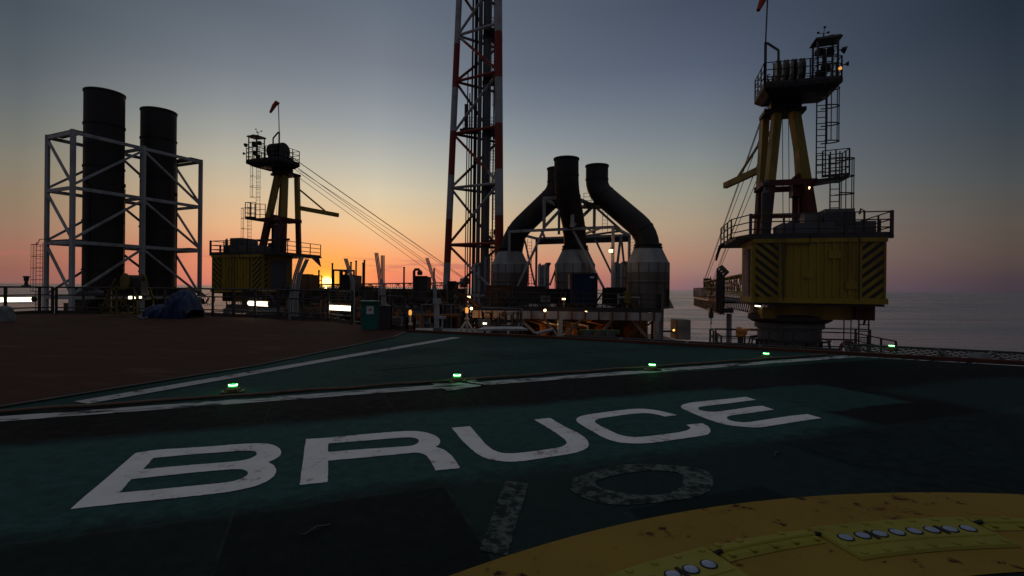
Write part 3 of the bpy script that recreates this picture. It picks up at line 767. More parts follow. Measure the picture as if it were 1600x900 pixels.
for z in (LV[0]+.16, LV[2]+.16):
    for e0, e1 in ((FA,FL),(FC,FB)):
        k = 1 if e0 is FA else -1
        d = (FC-FA).normalized()*k
        MB().hexa([zz(e0,z), zz(e1,z), zz(e1,z)+d*.9, zz(e0,z)+d*.9, zz(e0,z+.06), zz(e1,z+.06), zz(e1,z+.06)+d*.9, zz(e0,z+.06)+d*.9]).build('grating', M['dark_steel'], t_)
b = MB(); c = lookat(63,378,37.6); side = V((.7,.7,0))
lp = zz(FL,0)+V((-.42,-.1,0)); ladder_mb(b, zz(lp,-3), zz(lp,4.6), (1,.2,0)); hoops_mb(b, zz(lp,1), zz(lp,4.4), (1,.2,0), (-.2,-1,0), w=.3, d=.5, step=.7)
b.tube([zz(lp,4.4)+V((-.2,0,0)), zz(lp,4.8), zz(lp,4.85)+V((.7,0,0))], .03, 5)
b.build('ladder', M['dark_steel'], t_)
b = MB(); lp = zz(FB,0)+V((.35,-.6,0)); ladder_mb(b, zz(lp,-3), zz(lp,9.0), (1,0,0)); b.build('ladder', M['dark_steel'], t_)
def stack(c, r, z1, label):
    t_ = thing('exhaust_stack', V((c.x,c.y,-4.5)), label, 'exhaust stack', 'tall straight exhaust stacks')
    b = MB(); b.lathe((c.x,c.y,0), [(r,-4.5),(r,z1-.02),(r+.05,z1),(r+.05,z1+.12),(r-.04,z1+.12),(r-.04,z1-3)], 48, caps=False); b.build('barrel', M['stack_black'], t_)
    for z in (-.5,2.6,6.3,10.4,13.6): MB().lathe((c.x,c.y,z), [(r,0),(r+.05,.01),(r+.05,.12),(r,.13)], 48, caps=False).build('flange', M['black_steel'], t_)
    b = MB()
    for k in range(3):
        a = 2.4+k*2.1; b.box((c.x+(r+.06)*cos(a), c.y+(r+.06)*sin(a), 9.2), (.12,.12,.3))
        b.tube([(c.x+(r+.04)*cos(a+.2), c.y+(r+.04)*sin(a+.2), -2),(c.x+(r+.04)*cos(a+.2), c.y+(r+.04)*sin(a+.2), 9)], .03, 5)
    b.build('lugs', M['black_steel'], t_)
mid = (FL-FA)*.5
stack(FA.lerp(FC,.30)+mid, 1.27, 16.1, 'taller looking black exhaust stack at left inside the white frame')
stack(FA.lerp(FC,.73)+mid, 1.27, 15.95, 'black exhaust stack at right inside the white frame')
floodlight(lookat(258,397,43.2), 'lit floodlight high on the right hand black stack', 8, sz=.34, aim=(.2,-1,-.4))
# machinery round the stack feet
t_ = thing('exhaust_silencer', V((-29.5,38.5,-4.5)), 'dark machinery skid round the feet of the two black stacks', 'machinery')
b = MB(); ax_ = (FC-FA).normalized(); nx = (FA-FL).normalized()
def F(u,v,z): p = FA+ax_*u-nx*v; return V((p.x,p.y,z))
b.tbox(F, 1.0,8.9,.5,3.3,-4.5,.15); b.tbox(F, 1.4,4.2,.4,3.0,.15,1.1); b.tbox(F,5.6,8.7,.3,3.0,.15,1.35); b.build('casing', M['black_steel'], t_)
b = MB(); rnd = random.Random(4)
for i in range(12):
    u = 1+rnd.random()*8; z = -.3+rnd.random()*1.6; b.tube([F(u,-.1-rnd.random()*.4,z), F(u+.6+rnd.random(),-.1,z), F(u+.8+rnd.random(),.5,z+.4)], .07+.06*rnd.random(), 8)
for i in range(7): u = 1+i*1.2; b.tube([F(u,.1,-1), F(u,.1,1.0+.5*rnd.random()), F(u+.3,.2,1.4)], .05, 6)
b.build('pipes', M['dark_steel'], t_)
b = MB(); b.tube([F(.1,.6,1.25), F(1.4,.5,1.25), F(1.9,.4,1.1)], .12, 8); b.tube([F(.2,.3,.95), F(2.0,.1,.95)], .16, 8); b.build('white_pipes', M['grey_steel'], t_)

# ------------------------------------------------------------------ yellow winch frame and blue tarpaulin
wp = ground(184,495,0); t_ = thing('winch', wp, 'yellow winch drum on a splayed tubular frame in front of the stacks', 'winch')
S = wp.y/800
def Wq(px, py, dz=0): return V((wp.x+(px-184)*S, wp.y+dz, EYE-(py-443.8)*S))
b = MB()
for dz in (0,1.1):
    for a, e in (((156,491),(172,452)),((176,491),(165,470)),((182,492),(182,446)),((168,470),(222,467)),((156,491),(218,491)),((172,452),(208,449)),((208,449),(214,467)),((214,467),(214,491)),((172,452),(180,436)),((156,481),(182,481)),((156,491),(163,480))):
        b.beam(Wq(*a,dz), Wq(*e,dz), .075)
for p in ((156,491),(182,491),(218,491),(172,452),(208,449),(168,470),(214,467)): b.beam(Wq(*p,0), Wq(*p,1.1), .06)
b.build('frame', M['winch_yellow'], t_)
b = MB(); c = Wq(189,440,.2); b.lathe(c, [(.42,0),(.42,.06),(.2,.08),(.2,.75),(.42,.77),(.42,.83)], 24, axis=V((.5,1,0))); b.build('drum', M['winch_yellow'], t_)
b = MB(); c = Wq(189,440,.3); b.lathe(c, [(.21,.1),(.34,.12),(.34,.62),(.21,.64)], 20, axis=V((.5,1,0))); b.build('wire', M['rope'], t_)
b = MB(); b.box(Wq(205,446,.4), (.7,.5,.5)); b.box(Wq(196,457,.5), (1.2,.6,.25)); b.tube([Wq(205,434,.4),Wq(212,448,.4)], .05,6); b.build('motor', M['dark_steel'], t_)

def tarp():
    c0 = ground(251,498,0); S = c0.y/800
    t_ = thing('tarpaulin', c0, 'crumpled blue tarpaulin draped over equipment beside the deck railing', 'tarpaulin')
    prof = [(215,497,493),(219,497,479),(228,497,476),(240,498,477),(249,498,474),(256,498,464),(261,498,455),(268,498,452),(275,498,454),(280,498,461),(284,498,472),(287,498,484),(286,498,493)]
    rnd = random.Random(7); nx_ = 60; ny = 22; vs = []
    def H(x):
        for i in range(len(prof)-1):
            if prof[i][0] <= x <= prof[i+1][0]:
                f = (x-prof[i][0])/(prof[i+1][0]-prof[i][0]); return prof[i][2]+(prof[i+1][2]-prof[i][2])*f
        return 493
    for i in range(nx_+1):
        px = 215+72*i/nx_; h = max((497-H(px))*S, .02)
        for j in range(ny+1):
            a = pi*j/ny; 
            fold = .07*sin(px*.9+j*.8)+.05*sin(px*.37-j*1.3)+rnd.uniform(-.01,.01)
            dep = .9*(.6+.4*min(h,1))
            y = -cos(a)*dep*(1+fold*.8); z = h*(sin(a)**.55)*(1+fold*.5)
            vs.append((c0.x+(px-251)*S+fold*.15, c0.y+.9+y, max(z,0)+.006))
    b = MB().add(vs, [(i*(ny+1)+j, (i+1)*(ny+1)+j, (i+1)*(ny+1)+j+1, i*(ny+1)+j+1) for i in range(nx_) for j in range(ny)], True)
    b.build('sheet', M['blue_tarp'], t_)
    MB().tube([c0+V((-.72,-.42,.16)), c0+V((-.55,-.5,.06)), c0+V((-.4,-.5,.02)), c0+V((-.28,-.46,.1))], .05, 8).build('lashing', M['white_cloth'], t_)
tarp()
c = ground(3,503,0); b = MB()
rnd = random.Random(3); vs = []; nn = 20
for i in range(9):
    for j in range(nn):
        a = 2*pi*j/nn; h = i/8; r = (.42*(1-.35*h)+.03*sin(a*5+i))*(1 if i < 8 else .3)
        vs.append((c.x-.30+r*.75*cos(a), c.y+.4+r*sin(a), .006+h*.62*(1+.05*sin(a*3))))
b.add(vs, [(i*nn+j, i*nn+(j+1)%nn, (i+1)*nn+(j+1)%nn, (i+1)*nn+j) for i in range(8) for j in range(nn)], True); b.add(vs[-nn:], [tuple(range(nn))], True)
b.build('covered_bundle', M['white_cloth'], loc=c, label='pale grey covered bundle on the brown deck, cut by the left photo edge', cat='bundle')

# ------------------------------------------------------------------ teal cabinet
c = ground(575,515,0); S = c.y/800; t_ = thing('equipment_cabinet', c, 'teal equipment cabinet with a white notice standing on the deck edge', 'cabinet')
w = 25*S; dz = .55; h = 42*S; ry = radians(12)
MB().box(c+V((0,dz/2,h/2)), (w,dz,h), ry).build('body', M['teal_paint'], t_)
MB().box(c+V((0,dz/2,h+.035)), (w+.12,dz+.14,.07), ry).build('lid', M['teal_paint'], t_)
R_ = Matrix.Rotation(ry,3,'Z'); fo = c+V((0,dz/2,0))
def cf(x, y, z): return fo+R_@V((x,-dz/2-y,0))+V((0,0,z))
MB().hexa([cf(-.12,.003,h-.42),cf(.14,.003,h-.42),cf(.14,.010,h-.42),cf(-.12,.010,h-.42),cf(-.12,.003,h-.12),cf(.14,.003,h-.12),cf(.14,.010,h-.12),cf(-.12,.010,h-.12)]).build('notice', M['notice_white'], t_)
MB().hexa([cf(-.04,.012,h-.30),cf(.06,.012,h-.30),cf(.06,.014,h-.30),cf(-.04,.014,h-.30),cf(-.04,.012,h-.22),cf(.06,.012,h-.22),cf(.06,.014,h-.22),cf(-.04,.014,h-.22)]).build('notice_mark', M['notice_red'], t_)
MB().beam(cf(-w/2+.05,.015,h*.5), cf(-w/2+.05,.015,h*.5+.14), .03).build('latch', M['dark_steel'], t_)
c2 = ground(596,516,0); MB().box(c2+V((0,.55,.45)), (.42,.5,.9), ry).build('locker', M['dark_steel'], loc=c2, label='dark locker standing right beside the teal cabinet', cat='locker')

# ------------------------------------------------------------------ pedestal cranes
CH = {}
def make_crane(O, bdeg, s, label, near):
    bd_ = radians(bdeg); ud = V((cos(bd_), -sin(bd_), 0))*s; vd = V((sin(bd_), cos(bd_), 0)); O = V((O[0],O[1],0))
    def T(u, v, z): p = O+ud*u+vd*v; return V((p.x,p.y,z))
    t_ = thing('pedestal_crane', T(0,0,-4.5), label, 'crane', 'yellow pedestal cranes')
    # pedestal
    ped = MB().lathe(T(0,0,0), [(1.48,-4.5),(1.48,-.35),(1.62,-.3),(1.62,-.05),(1.75,0)], 40).build('pedestal', M['grey_steel'], t_)
    b = MB()
    for i in range(10):
        a = 2*pi*i/10; b.beam(T(1.5*cos(a),1.5*sin(a),-4.4), T(1.5*cos(a),1.5*sin(a),-.95), .12,.12)
        b.tube([T(1.85*cos(a+x*.314),1.85*sin(a+x*.314),-.9) for x in (-1,-.5,0,.5,1)], .05, 6)
        b.tube([T(1.85*cos(a),1.85*sin(a),-.9), T(2.1*cos(a),2.1*sin(a),-2.2)], .04, 6)
    b.build('guard_ring', M['dark_steel'], ped)
    plat = MB().tbox(T,-3.7,3.9,-2.6,2.2,-1.95,-1.80).build('pedestal_platform', M['dark_steel'], t_)
    b = MB(); rail_mb(b, [T(-3.6,-2.5,-1.8),T(-3.6,2.1,-1.8),T(3.8,2.1,-1.8),T(3.8,-2.5,-1.8)], 1.15, 1.7, closed=False, r=.035); b.build('railing', M['dark_steel'], plat)
    # slew drum and under-frame
    MB().lathe(T(0,0,0), [(1.75,0),(1.95,.12),(1.95,.35),(1.7,.42),(1.7,.85)], 40).build('slew_ring', M['dark_steel'], t_)
    MB().tbox(T,-1.6,2.35,-1.7,1.6,.22,.92).build('under_frame', M['yellow'], t_)
    MB().tbox(T,2.36,3.15,-2.0,.2,.25,.92).build('counterweight', M['oxide_red'], t_)
    b = MB(); b.tbox(T,-2.2,3.2,-2.85,2.3,.92,1.02); b.tbox(T,-1.6,-1.3,-2.9,2.8,.8,.92); b.build('floor_frame', M['dark_steel'], t_)
    # engine house
    u0,u1,v0,v1,z0,z1 = -2.27,3.23,-2.92,.08,1.05,4.02
    b = MB(); b.tbox(T,u0,u1,v0,v1,z0,z1)
    k = 11
    for i in range(k):
        uu = u0+1.15+(u1-u0-2.3)*i/(k-1); b.tbox(T,uu-.045,uu+.045,v0-.045,v0-.002,z0+.26,z1-.18)
    b.tbox(T,u0-.03,u1+.03,v0-.07,v0-.003,z1-.17,z1+.02); b.tbox(T,u0-.05,u1+.05,v0-.09,v0-.003,z0-.02,z0+.24)
    b.tbox(T,u0-.06,u0-.002,v0,v1,z0-.02,z0+.24); b.tbox(T,u0-.05,u0-.002,v0,v1,z1-.17,z1+.02); b.tbox(T,u0-.04,u0-.002,v0,v0+.09,z0+.26,z1-.18)
    for uu in (u0+.02,u1-.1): b.tbox(T,uu,uu+.08,v0-.035,v0-.003,z0+.26,z1-.18)
    for uu, zq in ((-.2,2.2),(1.6,1.7),(.9,3.1)): b.tbox(T,uu,uu+.5,v0-.06,v0-.004,zq,zq+.35)
    hs = b.build('engine_house', M['yellow'], t_)
    def stripes(to, a0, a1, zz0, zz1, slope, per=.42):
        b = MB(); z = zz0-2.5
        while z < zz1+2.5:
            poly = [(a0,z),(a1,z+slope*(a1-a0)),(a1,z+slope*(a1-a0)+per*.48),(a0,z+per*.48)]
            p = cliprect(poly, a0, a1, zz0, zz1)
            if len(p) >= 3: b.add([to(x,y) for x,y in p], [tuple(range(len(p)))])
            z += per
        return b.build('hazard_stripes', M['chevron_black'], hs, recalc=False)
    stripes(lambda a,z: T(a,v0-.008,z), u0+.10, u0+1.08, z0+.26, z1-.19, -.85)
    stripes(lambda a,z: T(a,v0-.008,z), u1-.95, u1-.12, z0+.26, z1-.19, .85)
    stripes(lambda a,z: T(u0-.008,a,z), v0+.10, v0+.42, z0+.26, z1-.19, .85)
    b = MB(); b.tbox(T,u0-.05,u0-.003,v0+.75,v0+2.35,z0+.28,z1-.45)
    for i in range(16): zq = z0+.42+i*.14; b.tbox(T,u0-.085,u0-.051,v0+.85,v0+2.25,zq,zq+.07)
    b.build('louver_door', M['grey_steel'], hs)
    b = MB(); b.tube([T(u0+1.3,v0-.08,z0+.1),T(u0+1.3,v0-.08,z1-.25),T(u0+2.4,v0-.08,z1-.25),T(u0+2.4,v0-.08,z1+.2)], .03, 6); b.build('cable_run', M['dark_steel'], hs); MB().tube([T(u1-1.1,v0-.08,z0+.1),T(u1-1.1,v0-.08,z1+.1)], .025, 6).build('cable_run', M['dark_steel'], hs)
    # roof walkway
    wk = MB().tbox(T,-3.05,3.5,-2.95,2.7,4.04,4.16).build('walkway', M['dark_steel'], t_)
    b = MB(); rail_mb(b, [T(-3.0,2.6,4.16),T(-3.0,-1.2,4.16),T(-2.4,-2.9,4.16),T(3.42,-2.9,4.16),T(3.42,2.6,4.16)], 1.05, 1.35, r=.03)
    for uu in (-2.4,-.55,1.6,3.42): b.tbox(T,uu-.06,uu+.06,-2.98,-2.86,4.0,5.25)
    b.build('railing', M['dark_steel'], wk)
    b = MB(); 
    for i in range(8): b.tube([T(-3.3,1.2+.15*i,4.0-.1*i),T(-3.05,1.2+.15*i,4.2)], .06, 6)
    b.build('cable_tray', M['dark_steel'], wk)
    # roof machinery
    b = MB(); b.tbox(T,-.9,1.35,-2.3,-.5,4.16,4.85); b.tbox(T,.15,.85,-2.0,-1.2,4.85,5.35); b.build('roof_unit', M['grey_steel'], t_)
    b = MB(); b.tbox(T,1.0,2.25,-2.1,-.8,4.16,5.5)
    for i in range(7): b.tbox(T,1.05,2.2,-2.14,-2.102,4.75+i*.1,4.79+i*.1)
    b.build('vent_box', M['grey_steel'], t_)
    b = MB(); b.tbox(T,2.0,3.2,-1.9,-.1,4.40,4.92); 
    for uu in (2.1,2.6,3.1): b.tbox(T,uu-.04,uu+.04,-1.9,-1.8,4.16,4.40)
    b.build('cooler', M['grey_steel'], t_)
    b = MB().tube([T(-.6,-1.6,4.5),T(1.6,-1.6,4.5)], .32, 16); b.tube([T(2.6,-2.2,4.2),T(2.6,-2.2,5.35),T(2.45,-2.2,5.45),T(2.4,-2.2,5.2)], .045, 6)
    b.tube([T(3.2,-2.2,4.2),T(3.2,-2.2,4.9)], .08, 8); b.build('exhaust_pipe', M['dark_steel'], t_)
    # drum behind left leg
    b = MB().tube([T(-1.25,-.6,4.2),T(-1.25,-.6,6.6)], .24, 14); b.lathe(T(-1.25,-.6,6.6), [(.26,0),(.1,.2),(.1,.35),(.2,.4),(.2,.55),(.05,.7)], 12); b.build('exhaust_silencer', M['dark_steel'], t_)
    # A-frame: four legs, lower red, upper yellow
    def leg(bu,bv,tu,tv,w,wt,name='leg'):
        f = (7.2-4.16)/(11.25-4.16); mu, mv = bu+(tu-bu)*f, bv+(tv-bv)*f
        L_ = MB()
        L_.beam(T(mu,mv,7.2), T(tu,tv,11.2), wt, w); o = L_.build('leg', M['tower_yellow'], t_)
        MB().beam(T(bu,bv,4.16), T(mu,mv,7.2), w*1.05, w*1.0).build('lower_leg', M['oxide_red'], o)
    leg(-1.2,.1,-.42,1.1,.42,.40); leg(1.2,.1,.42,1.1,.46,.46)
    leg(-1.15,2.0,-.85,2.0,.36,.42); leg(1.2,2.0,.75,2.0,.34,.36)
    b = MB(); b.tbox(T,-1.3,1.35,.25,.45,7.15,7.45); b.tbox(T,-1.35,1.35,1.9,2.1,7.1,7.4); b.tbox(T,-1.3,-1.05,.4,2.0,7.15,7.4); b.tbox(T,1.05,1.3,.4,2.0,7.15,7.4)
    b.tbox(T,-1.9,1.65,.05,.16,5.4,5.58); b.build('cross_beam', M['oxide_red'], t_)
    # luffing winch box between the legs
    b = MB(); b.tbox(T,.25,.95,.5,1.2,6.6,7.45); b.tube([T(.6,.5,7.45),T(.6,1.2,7.45)], .34, 14); b.build('winch_box', M['oxide_red'], t_)
    b = MB(); b.tube([T(.45,.9,4.2),T(.45,.9,6.6)], .14, 8); b.tube([T(.75,.9,4.2),T(.75,.9,6.6)], .10, 8); b.tbox(T,.2,.95,.6,1.3,4.2,5.3); b.build('hydraulic_column', M['oxide_red'], t_)
    # side platform and ladders
    sp = MB(); sp.hexa([T(1.25,-.3,7.1),T(2.6,-.3,7.3),T(2.6,.7,7.3),T(1.25,.7,7.1),T(1.25,-.3,7.3),T(2.6,-.3,7.42),T(2.6,.7,7.42),T(1.25,.7,7.3)]); spo = sp.build('side_platform', M['dark_steel'], t_)
    b = MB(); rail_mb(b, [T(1.4,-.3,7.35),T(2.6,-.3,7.42),T(2.6,.7,7.42),T(1.4,.7,7.35)], 1.35, .6, r=.026); b.build('railing', M['dark_steel'], spo)
    lr = .033 if near else .018
    b = MB(); ladder_mb(b, T(1.38,-.1,7.4), T(1.38,-.1,12.0), ud, r=lr); hoops_mb(b, T(1.45,-.1,9.2), T(1.45,-.1,11.9), vd, ud, w=.42, d=.75, step=.85, r=lr); b.build('ladder', M['dark_steel'], t_)
    b = MB(); ladder_mb(b, T(1.9,-.5,4.2), T(1.9,-.5,8.6), ud, r=lr); hoops_mb(b, T(2.0,-.5,5.6), T(2.0,-.5,8.2), vd, ud, w=.42, d=.75, step=.85, r=lr); b.build('ladder', M['dark_steel'], t_)
    # crown platform
    b = MB(); b.hexa([T(-1.1,-.2,11.75),T(1.7,-.2,11.75),T(1.7,1.5,11.75),T(-1.1,1.5,11.75),T(-1.45,-.7,12.0),T(2.15,-.7,12.0),T(2.15,1.7,12.0),T(-1.45,1.7,12.0)])
    b.tbox(T,-1.45,2.15,-.7,1.7,12.0,12.2); b.tbox(T,-1.1,.95,.8,2.2,11.2,11.4); b.tbox(T,-.8,.7,.7,1.6,11.4,11.76)
    for uu in (-1.1,-.5,.1,.7,1.3,1.9): b.tbox(T,uu,uu+.07,-.74,-.702,11.9,12.22)
    cp = b.build('crown_platform', M['black_steel'], t_)
    b = MB(); rail_mb(b, [T(.0,-.68,12.2),T(-1.42,-.68,12.2),T(-1.42,1.65,12.2),T(2.1,1.65,12.2),T(2.1,-.68,12.2),T(.0,-.68,12.2)], 1.1, .75, r=.026); b.build('railing', M['dark_steel'], cp)
    for i in range(4):
        uu = -.55+i*.38
        q = MB(); 
        q.lathe(T(uu-.06,.6,13.15), [(.70,0),(.62,.05),(.62,.09),(.70,.14)], 24, axis=ud if s > 0 else -ud); q.tbox(T,uu-.02,uu+.02,.45,.75,12.1,13.2)
        q.build('sheave', M['dark_steel'], t_)
    b = MB(); b.tbox(T,-.75,.9,1.2,1.7,12.1,12.75); b.tube([T(-.8,.6,12.75),T(.9,.6,12.75)], .06, 8); b.build('sheave_bracket', M['tower_yellow'], t_)
    q = MB(); rc = random.Random(31)
    for i in range(10):
        uu = -1.2+3.1*rc.random(); vv = -.4+1.6*rc.random(); hh = .3+.9*rc.random(); MB().tube([T(uu,vv,12.2), T(uu,vv,12.2+hh), T(uu+rc.uniform(-.3,.3),vv,12.2+hh)], .035, 5).build('small_mast', M['black_steel'], cp)
    for i in range(5):
        uu = -1.2+3.0*rc.random(); MB().tbox(T,uu,uu+.3,.9,1.2,12.2,12.45+.5*rc.random()).build('junction_box', M['black_steel'], cp)
    # lookout cage
    b = MB()
    for uu,vv in ((1.05,-.6),(1.95,-.6),(1.05,.2),(1.95,.2)): b.beam(T(uu,vv,12.2),T(uu,vv,14.25),.075)
    for zq in (12.6,13.0,13.4,13.8):
        b.tube([T(1.05,-.6,zq),T(1.95,-.6,zq),T(1.95,.2,zq),T(1.05,.2,zq),T(1.05,-.6,zq)], .028, 5)
    cg = b.build('lookout_cage', M['dark_steel'], t_)
    b = MB(); b.hexa([T(.9,-.7,14.22),T(2.15,-.7,14.28),T(2.15,.3,14.28),T(.9,.3,14.22),T(.95,-.65,14.34),T(2.05,-.65,14.40),T(2.05,.25,14.40),T(.95,.25,14.34)]); b.lathe(T(1.75,-.2,14.38), [(.3,0),(.25,.12),(0,.16)], 12); b.build('cage_roof', M['black_steel'], cg)
    b = MB(); b.tube([T(1.45,-.2,12.2),T(1.45,-.2,13.9)], .09, 8); b.box(T(1.7,-.3,13.7), (.22,.3,.4), 0); b.box(T(1.5,-.3,12.9), (.35,.3,.25), .4); b.box(T(1.25,-.1,13.8), (.25,.3,.3), .2); b.box(T(1.2,-.3,12.5), (.3,.2,.5), .2); b.build('instruments', M['black_steel'], cg)
    b = MB(); b.tube([T(1.45,-.1,14.35),T(1.45,-.1,14.75)], .03, 6)
    for k_ in range(3):
        a = k_*2.1+.4; e = T(1.45+.26*cos(a), -.1+.26*sin(a), 14.8+.06*k_); b.tube([T(1.45,-.1,14.75), e], .015, 5); b.lathe(e, [(0,-.05),(.06,0),(.07,.05)], 8)
    b.build('anemometer', M['black_steel'], cg)
    b = MB(); b.tube([T(1.95,-.6,13.6),T(2.15,-.65,13.62)], .03, 5); b.lathe(T(2.1,-.65,13.62), [(.1,0),(.17,.15),(.19,.18)], 12, axis=ud+V((0,0,-.3)))
    b.tube([T(2.1,-.7,12.8),T(2.3,-.72,12.85)], .03, 5); b.lathe(T(2.25,-.72,12.85), [(.05,0),(.12,.12)], 12, axis=ud); b.build('lamp', M['black_steel'], cg)
    # wind sock on its pole
    wsp = MB(); wsp.tube([T(-1.35,-.55,12.2),T(-1.35,-.55,14.4)], .07, 8); wsp.tube([T(-1.35,-.55,14.4),T(-1.28,-.6,16.8)], .035, 6); wsp.beam(T(-1.3,-.6,14.35), T(-.75,-.6,13.9), .09); wsp.beam(T(-.75,-.6,13.9), T(-.75,-.6,12.2), .09)
    wo_ = wsp.build('windsock_pole', M['dark_steel'], t_)
    top = T(-1.28,-.6,16.8); left = -1 
    sk = [top+V((0,0,-.12)), top+V((-.12,-.05,.0)), top+V((-.3,-.1,-.28)), top+V((-.45,-.15,-.62)), top+V((-.58,-.2,-.9))]
    MB().tube(sk, [.17,.19,.17,.13,.09], 12, caps=False).build('windsock', M['sock_orange'], wo_)
    # jib arm beside the tower
    b = MB(); b.beam(T(-.9,2.15,8.5), T(-2.4,5.6,8.25), .26, .36); b.beam(T(-.9,2.1,10.2), T(-1.9,4.6,8.4), .10, .12); b.build('davit_arm', M['tower_yellow'], t_)
    # boom
    b = MB(); N_ = 26; v_a, v_b = 2.4, 37.5
    def bw(f): return .70*(1-.35*f), (1.25+.35*f if near else .55+.75*f), (2.75-.15*f if near else 1.65+.75*f)
    prev = None
    for i in range(N_+1):
        f = i/N_; vv = v_a+(v_b-v_a)*f; w_, zb, zt = bw(f)
        c4 = [T(-w_,vv,zb),T(w_,vv,zb),T(w_,vv,zt),T(-w_,vv,zt)]
        if prev:
            for q in range(4): b.tube([prev[q],c4[q]], .075, 6, caps=False)
            for q in range(4):
                a_, e_ = (prev[q], c4[(q+1)%4]) if i % 2 else (prev[(q+1)%4], c4[q]); b.tube([a_,e_], .035, 5, caps=False)
        for q in range(4): b.tube([c4[q],c4[(q+1)%4]], .03, 5, caps=False)
        prev = c4
    bo = b.build('boom', M['tower_yellow'], t_)
    b = MB(); b.lathe(T(-.2,37.5,2.6), [(.5,0),(.44,.06),(.44,.34),(.5,.4)], 16, axis=ud if s>0 else -ud); b.tbox(T,-.4,.4,36.8,37.9,1.6,3.0); b.build('boom_head', M['dark_steel'], bo)
    # hoist and luffing ropes
    for (uu,zq,vv,ze) in ((-.45,13.1,36.8,3.1),(-.1,13.3,37.2,3.0),(.25,13.0,33.5,2.7),(.6,12.9,33.3,2.6),(-.8,11.9,36.5,2.8),(-.2,11.6,30.0,2.6)):
        MB().tube([T(uu,1.2 if zq>12 else 2.2,zq), T(uu*.6,vv,ze)], .024, 5).build('wire_rope', M['rope'], t_)
    for uu in (-.2,.1):
        MB().tube([T(uu,.9,11.3), T(uu,.5,4.9)], .018, 5).build('wire_rope', M['rope'], t_)
    # ladder below and access basket
    lad = MB(); ladder_mb(lad, T(3.05,-1.0,-4.4), T(3.05,-1.0,.3), ud, r=.035); lad.tube([T(2.2,-1,.2),T(2.2,-1,-.95),T(2.75,-1,-.95)], .028, 5); lad.tube([T(2.5,-1,.2),T(2.5,-1,-.95)], .025, 5); lad.beam(T(3.25,-1,.9),T(3.05,-1,.0),.07)
    lad.build('access_ladder', M['dark_steel'], t_)
    if near:
        MB().tube([T(-1.85,-1.2,.82),T(-1.6,-1.2,.80)], .03, 8).build('lit_lamp', M['white_glow'], t_)
        MB().box(T(.98,.35,6.95), (.2,.15,.12), .4).build('lit_lamp', M['flood_glow'], t_)
        MB().lathe(T(1.98,-.76,12.62), [(.0,0),(.08,.03),(.08,.08)], 12, axis=V((-.2,-1,0))).build('lit_lamp', M['amber_glow'], t_)
        MB().lathe(T(-3.1,2.2,4.05), [(.0,0),(.05,.04),(.05,.1)], 8, axis=V((-.2,-1,0))).build('warning_lamp', M['red_glow'], t_)
    return T
TR = make_crane((14.4,26.6), 14.8, 1, 'large yellow pedestal crane standing nearest the sea on the right', True)
TL = make_crane((-20.55,43.56), 20.66, -1, 'smaller looking yellow pedestal crane on the left beside the sunset', False)

# boom rest of the right crane
t_ = thing('boom_rest', TR(0,25,-4.5), 'steel boom rest with walkway and white support column left of the big crane', 'boom rest')
b = MB(); b.tbox(TR,-1.5,1.5,14,37,.55,.72)
for i in range(24):
    v = 14+i; b.beam(TR(-1.5,v,.6), TR(-1.5,v+1,-.25), .08); b.beam(TR(-1.5,v+1,.6), TR(-1.5,v,-.25), .08); b.beam(TR(1.5,v,.6), TR(1.5,v+1,-.25), .08)
for u in (-1.5,1.5): b.beam(TR(u,14,-.3), TR(u,37,-.3), .10)
b.build('walkway', M['black_steel'], t_)
b = MB(); rail_mb(b, [TR(-1.5,14,.72),TR(-1.5,38.5,.72),TR(1.5,38.5,.72),TR(1.5,14,.72)], 1.1, 1.0, r=.03); b.build('railing', M['black_steel'], t_)
MB().tbox(TR,-1.54,-1.46,22,37,.56,.70).build('fascia', M['white_steel'], t_)
b = MB(); b.tube([(19.4,45.7,-4.5),(19.4,45.7,-.5)], .24, 14); b.build('column', M['white_steel'], t_)
MB().box(lookat(1126,485,45.7), (2.1,.5,.42), 0).build('cross_head', M['grey_steel'], t_)
b = MB(); 
for k in range(7): b.tube([TR(-1.6+.1*(k%2),12.0+k*.55,-.2),TR(-1.6+.1*(k%2),12.0+k*.55,2.6+.12*k),TR(-1.2,12.3+k*.55,3.0+.1*k)], .09, 8)
b.build('hose_bundle', M['black_steel'], t_)
for k in range(12): MB().tube([TR(-1.5,12+k*.8,-.3),TR(-1.5,12.8+k*.8,.6),TR(-1.5,12+k*.8,1.9)], .035, 5).build('strut', M['black_steel'], t_)
for k in range(9): MB().tube([TR(-1.2+.2*(k%3),16+k*2.2,.72),TR(-1.2+.2*(k%3),16+k*2.2,2.2+.4*(k%3))], .05, 5).build('stanchion', M['black_steel'], t_)
MB().box(lookat(1101,472,58), (.9,.3,.25), 0).build('lit_lamp', M['white_glow'], t_)
b = MB(); p = lookat(1097,462,60); b.beam(p+V((0,0,-1)), p+V((0,0,.6)), .15); b.beam(p+V((.3,0,0)), p+V((1.3,0,1.2)), .12); b.build('end_frame', M['black_steel'], t_)
p = lookat(1111,486,52); t_ = thing('hook_block', p+V((0,0,-2.6)), 'crane hook block hanging on a wire below the boom rest', 'hook block')
MB().tube([p+V((0,0,.4)), p], .04, 6).build('wire', M['rope'], t_)
b = MB(); b.lathe(p+V((0,0,-.75)), [(.1,0),(.26,.12),(.26,.55),(.1,.72)], 12); b.build('block', M['grey_steel'], t_)
MB().tube([p+V((0,0,-.75)), p+V((0,0,-1.0)), p+V((.1,0,-1.2)), p+V((0,0,-1.35)), p+V((-.1,0,-1.22))], .05, 6).build('hook', M['dark_steel'], t_)
MB().tube([p+V((0,0,-1.3)), p+V((0,0,-3.2))], .03, 5).build('tag_line', M['rope'], t_)

